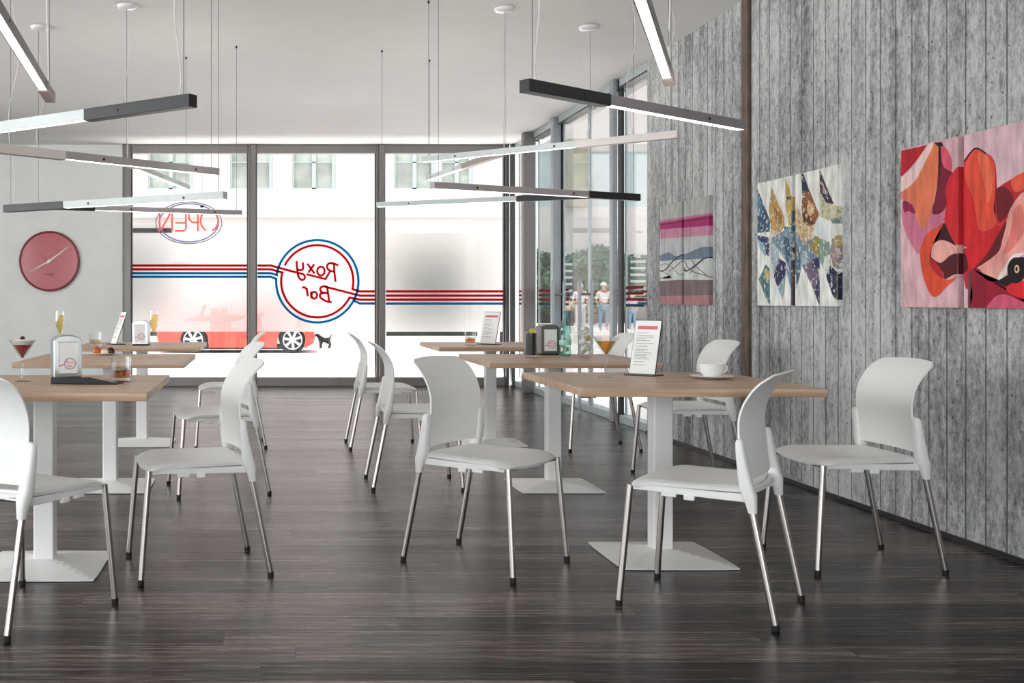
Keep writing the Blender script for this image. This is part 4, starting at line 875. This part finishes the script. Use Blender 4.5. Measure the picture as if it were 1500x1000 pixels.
martini(at(888,552), 'amber cocktail in a stemmed glass on the nearest right table', clear_mat('amber_cocktail', lin((226,190,110)), .1, .4), None, mat('lime', (130,140,60), .4), 1.0)
def flute(loc, label):
    t = thing('champagne_flute', label, 'glass', loc, 0, 'champagne flutes')
    b = MB(); b.lathe([(0,0),(.033,0),(.035,.002),(.01,.006),(.004,.014),(.0035,.125),(.009,.14),(.022,.185),(.026,.22),(.0235,.272),(.022,.272),(.0245,.22),(.0205,.186),(.007,.144),(0,.142)], n=28, caps=False); b.build('glass', M['glass'], t, smooth=True)
    b = MB(); b.lathe([(0,.1445),(.0062,.147),(.0195,.188),(.0233,.22),(.0222,.25),(0,.25)], n=28, caps=False); b.build('champagne', clear_mat('champagne', lin((246,232,184)), .05, .4), t, smooth=True)
flute(at(225.5,523), 'champagne flute standing alone near the right end of the middle left table')
flute((sx(88,5.95),5.95,TZ), 'champagne flute rising behind the nearest napkin dispenser on the left')
def tumbler(loc, label, h=.1, r=.042, lvl=.045, facet=.02, col=(205,120,40), group='whisky tumblers', ice=True):
    t = thing('tumbler', label, 'glass', loc, 0, group)
    b = MB(); b.lathe([(0,0),(r*.93,0),(r*.95,.004),(r,h),(r-.0025,h),(r*.9-.002,.016),(0,.014)], n=20, caps=False, flute=facet*.5); b.build('glass', M['glass'], t, smooth=True)
    b = MB(); b.lathe([(0,.0165),(r*.86-.002,.0175),(r*.9-.003,lvl),(0,lvl)], n=24, caps=False); b.build('drink', clear_mat('whisky', lin(tuple(int(255-(255-v_)*.55) for v_ in col)), .08, .4), t, smooth=True)
    if ice:
        b = MB(); 
        for a in (0.3, 2.2, 4.1): b.box((-.011,-.011,-.011),(.011,.011,.011), Matrix.Translation((math.cos(a)*.016, math.sin(a)*.016, lvl+.001)) @ Matrix.Rotation(a, 4, 'X') @ Matrix.Rotation(a*2, 4, 'Z'))
        b.build('ice_cubes', clear_mat('ice', (.9,.88,.85,1), .2, .7), t, bevel=.003)
tumbler(at(177.5,558.5), 'whisky tumbler in front of the pastry plate on the nearest left table')
tumbler(at(139.5,507.5), 'nearly empty tumbler behind the pastry plate on the rearmost left table', h=.105, r=.045, lvl=.05, col=(222,196,160), ice=False)
tumbler(at(689,505), 'tumbler of amber drink with ice on the rearmost right table', h=.098)
# coffee cup
t = thing('coffee_cup', 'white coffee cup with handle, filled with coffee, on its saucer', 'cup', at(1042.5,554.5), .3)
b = MB(); b.lathe([(0,.012),(.026,.012),(.030,.016),(.046,.035),(.052,.058),(.054,.072),(.0515,.072),(.049,.056),(.042,.036),(.026,.02),(0,.018)], n=36, caps=False); b.build('cup', M['wsteel'], t, smooth=True)
b = MB(); b.tube([(.050,0,.062),(.066,0,.066),(.078,0,.056),(.076,0,.042),(.062,0,.032),(.046,0,.034)], .0048, 10); b.build('handle', M['wsteel'], t, smooth=True)
b = MB(); b.lathe([(0,.060),(.0490,.064),(.0488,.067),(0,.0675)], n=32, caps=False); b.build('coffee', mat('crema', (150,98,66), .5), t, smooth=True)
sc_ = MB(); sc_.lathe([(0,.0),(.04,.0),(.05,.003),(.088,.012),(.089,.014),(.05,.0075),(.034,.0055),(0,.005)], n=44, caps=False); o = sc_.build('saucer', M['wsteel'], smooth=True); o.location = at(1042.5,554.5); tag(o, 'white saucer under the coffee cup on the nearest right table', 'saucer')
for ch in t.children: ch.location.z = -.0065
# plate with pastries
pl = at(151,519.5)
b = MB(); b.lathe([(0,0),(.05,0),(.06,.003),(.087,.011),(.088,.013),(.06,.007),(0,.006)], n=40, caps=False); o = b.build('plate', M['wsteel'], smooth=True); o.location = pl; tag(o, 'small white plate of pastries on the middle left table', 'plate')
def pastry(dx, dy, prof, m, label, sc=(1,1,1)):
    b = MB(); b.lathe(prof, n=22)
    for v in b.bm.verts: v.co = Vector((v.co.x*sc[0], v.co.y*sc[1], v.co.z*sc[2]))
    o = b.build('pastry', m, smooth=True); o.location = (pl[0]+dx, pl[1]+dy, pl[2]+.0066); tag(o, label, 'pastry', 'pastries on the white plate')
pastry(-.034, -.005, [(.02,0),(.027,.008),(.027,.022),(.018,.036),(.006,.043),(0,.044)], mat('orange_glaze', (190,92,40), .3, noise=.4, nscale=40), 'orange glazed round pastry, leftmost on the plate')
pastry(.012, -.012, [(.018,0),(.022,.006),(.022,.016),(.014,.026),(0,.028)], mat('cream_pastry', (236,222,200), .4, noise=.15, nscale=50), 'cream coloured pastry in the middle of the plate', (1.15,1,1))
pastry(.046, .008, [(.02,0),(.025,.008),(.024,.024),(.014,.036),(0,.04)], mat('chocolate', (62,22,20), .25, noise=.3, nscale=40), 'dark chocolate pastry, rightmost on the plate')
# napkin dispensers
steel = mat('brushed_steel', (196,198,198), .22, 1, noise=.04, nscale=30, stretch=(1,1,8)); npk = mat('napkin_face', (236,236,234), .6)
lg_r = mat('logo_red', (222,70,96), .6); lg_b = mat('logo_blue', (120,130,160), .6); stg = mat('grey_metal', (110,108,106), .35, .6)
def dispenser(loc, rz, label, body=steel, h=.186, wd=.118, dp=.11):
    t = thing('napkin_dispenser', label, 'napkin dispenser', loc, rz, 'metal napkin dispensers')
    hw = wd/2; prof = [(-hw,.008),(hw,.008),(hw,h-.022),(hw-.010,h-.010),(hw-.03,h-.002),(0,h),(-hw+.03,h-.002),(-hw+.010,h-.010),(-hw,h-.022)]
    b = MB(); b.loft([[Vector((x*k, y, .008+(z-.008)*k2)) for x, z in prof] for y, k, k2 in ((-dp/2,1,1),(dp/2,1,1))]); b.build('housing', body, t, bevel=.004)
    b = MB(); b.box((-hw+.004,-dp/2+.004,0),(hw-.004,dp/2-.004,.0079)); b.build('foot', M['black'], t)
    b = MB(); iw = hw-.016; z0, z1 = .026, h-.030; y = -dp/2
    for q_ in (((-iw,z0),(-iw+.004,z1)),((iw-.004,z0),(iw,z1)),((-iw,z0-.004),(iw,z0)),((-iw,z1),(iw,z1+.004))): b.box((q_[0][0],y-.003,q_[0][1]),(q_[1][0],y+.0,q_[1][1]))
    b.build('face_frame', body, t, bevel=.001)
    b = MB(); b.box((-iw+.004,y-.0012,z0),(iw-.004,y+.001,z1)); b.build('napkin_stack', npk, t)
    b = MB(); yy = y-.0013; cx, cz, r = .008, z0+.040, .024
    ribbon(b, arc(cx, cz, r, 0, 2*PI, 28)[:-1], .0022, yy, .0006, 1, True); ribbon(b, arc(cx, cz, r-.004, 0, 2*PI, 28)[:-1], .0015, yy, .0006, 0, True)
    for k in (0,1,2): ribbon(b, [(-iw+.005, cz-.008+k*.0026-.004), (cx-r, cz-.006+k*.0026)], .0013, yy, .0006, 0); ribbon(b, [(cx+r, cz+.002+k*.0026), (iw-.005, cz+k*.0026)], .0013, yy, .0006, 0)
    gl = {'R':[[(0,0),(0,1),(.6,1),(.7,.7),(.5,.5),(0,.5)],[(.3,.5),(.7,0)]], 'o':[[(.35,0),(.1,.3),(.35,.6),(.6,.3),(.35,0)]], 'x':[[(.05,0),(.55,.6)],[(.05,.6),(.55,0)]], 'y':[[(.05,.6),(.3,.1)],[(.6,.6),(.1,-.4)]],
          'B':[[(0,0),(0,1),(.5,1),(.6,.75),(.45,.52),(0,.52)],[(.45,.52),(.65,.25),(.5,0),(0,0)]], 'a':[[(.35,0),(.1,.3),(.35,.6),(.6,.3),(.35,0)],[(.6,.6),(.6,0)]], 'r':[[(.1,.6),(.1,0)],[(.1,.35),(.3,.58),(.5,.55)]]}
    def txt(s_, x, z, sc):
        for c in s_:
            for st in gl[c]: ribbon(b, [(x+u*sc, z+v*sc) for u, v in st], .0013, yy-.0001, .0006, 0)
            x += sc*.8
    txt('Roxy', cx-.015, cz+.002, .0095); txt('Bar', cx-.010, cz-.013, .0095)
    b.build('printed_logo', [lg_r, lg_b], t)
dispenser(at(97,554)[:2]+(TZ,), .32, 'shiny steel napkin dispenser on the nearest left table beside the black folder')
dispenser(at(207,505.5)[:2]+(TZ,), -.05, 'steel napkin dispenser on the rearmost left table in front of the window')
dispenser(at(802,519.5)[:2]+(TZ,), .06, 'dark grey napkin dispenser between the cola glass and the green bottle', stg)
# menus
mwhite = mat('menu_paper', (236,236,234), .6); mtext = mat('menu_print', (150,150,150), .7); mred = mat('menu_header', (214,110,120), .6); acr = mat('acrylic', (225,232,234), .05, trans=.4)
def menu(loc, rz, label, lean=.065, wd=.15, h=.245):
    t = thing('menu_holder', label, 'menu', loc, rz, 'leaning menu holders')
    Mx = Matrix(((1,0,0,0),(0,1,lean/h,0),(0,0,1,0),(0,0,0,1)))
    b = MB(); b.box((-wd/2-.004,-.035,0),(wd/2+.004,.075,.005)); b.build('base', M['alud'], t, bevel=.001)
    b = MB(); b.box((-wd/2,.0,.0055),(wd/2,.004,h), Mx); b.build('back_plate', M['alud'], t, bevel=.001)
    b = MB(); b.box((-wd/2+.003,-.0022,.008),(wd/2-.003,-.0004,h-.003), Mx); b.build('menu_card', mwhite, t)
    b = MB(); b.mi = 1; b.box((-wd/2+.016,-.0028,h-.042),(wd/2-.016,-.0023,h-.026), Mx); b.mi = 0; random.seed(label)
    z = h-.058
    while z > .04:
        x0 = -wd/2+.016; x1 = x0+random.uniform(.4,.95)*(wd-.034); b.box((x0,-.0028,z),(x1,-.0023,z+.0022), Mx); z -= random.choice([.007,.007,.013])
    b.build('printed_text', [mtext, mred], t)
menu(at(940,550), -.80, 'leaning white menu with red heading on the nearest right table', .070, .124)
menu(at(714,504.5), -.85, 'leaning white menu on the rearmost right table', .065, .145)
menu(at(166,504.5), -1.15, 'leaning white menu seen almost edge-on on the rearmost left table', .085, .145)
# bill folder
t = thing('bill_folder', 'black bill folder lying on the nearest left table in front of the napkin dispenser', 'bill folder', at(124,561.5), -.22)
blk = mat('black_leather', (16,19,24), .35, noise=.2, nscale=60, bump=.1)
b = MB(); b.loft([[Vector((x,-.05,0)),Vector((x,.06,0)),Vector((x,.06,.008)),Vector((x,-.05,z))] for x, z in ((-.125,.026),(.02,.029),(.03,.029))]); b.build('cover', blk, t, bevel=.003)
b = MB(); b.loft([[Vector((.031,-.052,0)),Vector((.031,.07,0)),Vector((.031,.07,.010)),Vector((.031,-.052,.031))],[Vector((.145,-.03,0)),Vector((.145,.06,0)),Vector((.145,.06,.004)),Vector((.145,-.03,.006))]]); b.build('flap', blk, t, bevel=.002)
# cola glass
t = thing('cola_glass', 'tall glass of cola with lemon on the middle right table', 'glass', at(778,523.5))
b = MB(); b.lathe([(0,0),(.034,0),(.035,.004),(.037,.150),(.0345,.150),(.033,.014),(0,.012)], n=28, caps=False); b.build('glass', M['glass'], t, smooth=True)
b = MB(); b.lathe([(0,.0145),(.0325,.015),(.0340,.142),(0,.142)], n=28, caps=False); b.build('cola', mat('cola', (12,3,4), .3), t, smooth=True)
b = MB(); b.lathe([(0,-.002),(.019,-.002),(.019,.002),(0,.002)], (.004,-.008,.152), 20, axis='y'); b.build('lemon_slice', mat('lemon', (206,190,60), .5), t, smooth=True)
# bottle
t = thing('water_bottle', 'pale green waisted water bottle on the middle right table', 'bottle', at(828,521))
prof = [(0,.004),(.026,0),(.033,.006),(.034,.03),(.031,.045),(.032,.06),(.034,.085),(.032,.105),(.028,.122),(.030,.135),(.033,.15),(.032,.168),(.026,.188),(.018,.212),(.013,.235),(.0125,.255),(.0145,.257),(.0145,.268),(0,.268)]
b = MB(); b.lathe(prof, n=24, caps=False, flute=.012); b.build('bottle', M['bottle'], t, smooth=True)
b = MB(); b.lathe([(.0345,.066),(.0352,.068),(.0352,.092),(.0345,.094)], n=24, caps=False); b.build('label', mat('bottle_label', (170,215,200), .6), t, smooth=True)
# iced glass
t = thing('iced_glass', 'tall cut glass full of ice and lemon on the middle right table', 'glass', at(856,522))
b = MB(); b.lathe([(0,0),(.034,0),(.036,.004),(.040,.182),(.0375,.182),(.034,.016),(0,.014)], n=32, caps=False, flute=.012); b.build('glass', M['glass'], t, smooth=True)
b = MB(); random.seed(3)
for k in range(22):
    a = random.uniform(0,2*PI); r_ = random.uniform(.006,.021); b.box((-.0125,-.0125,-.0125),(.0125,.0125,.0125), Matrix.Translation((math.cos(a)*r_, math.sin(a)*r_, .030+k*.0063)) @ Matrix.Rotation(a*3, 4, 'X') @ Matrix.Rotation(a*5, 4, 'Z'))
tag(b.build('ice_cubes', mat('grey_ice', (222,222,218), .15, noise=.3, nscale=60), t, bevel=.002), kind='stuff')
b = MB(); b.lathe([(0,-.002),(.018,-.002),(.018,.002),(0,.002)], (.012,-.028,.11), 18, axis='y'); b.build('lemon_slice', mat('lemon_dull', (190,180,96), .5), t, smooth=True)
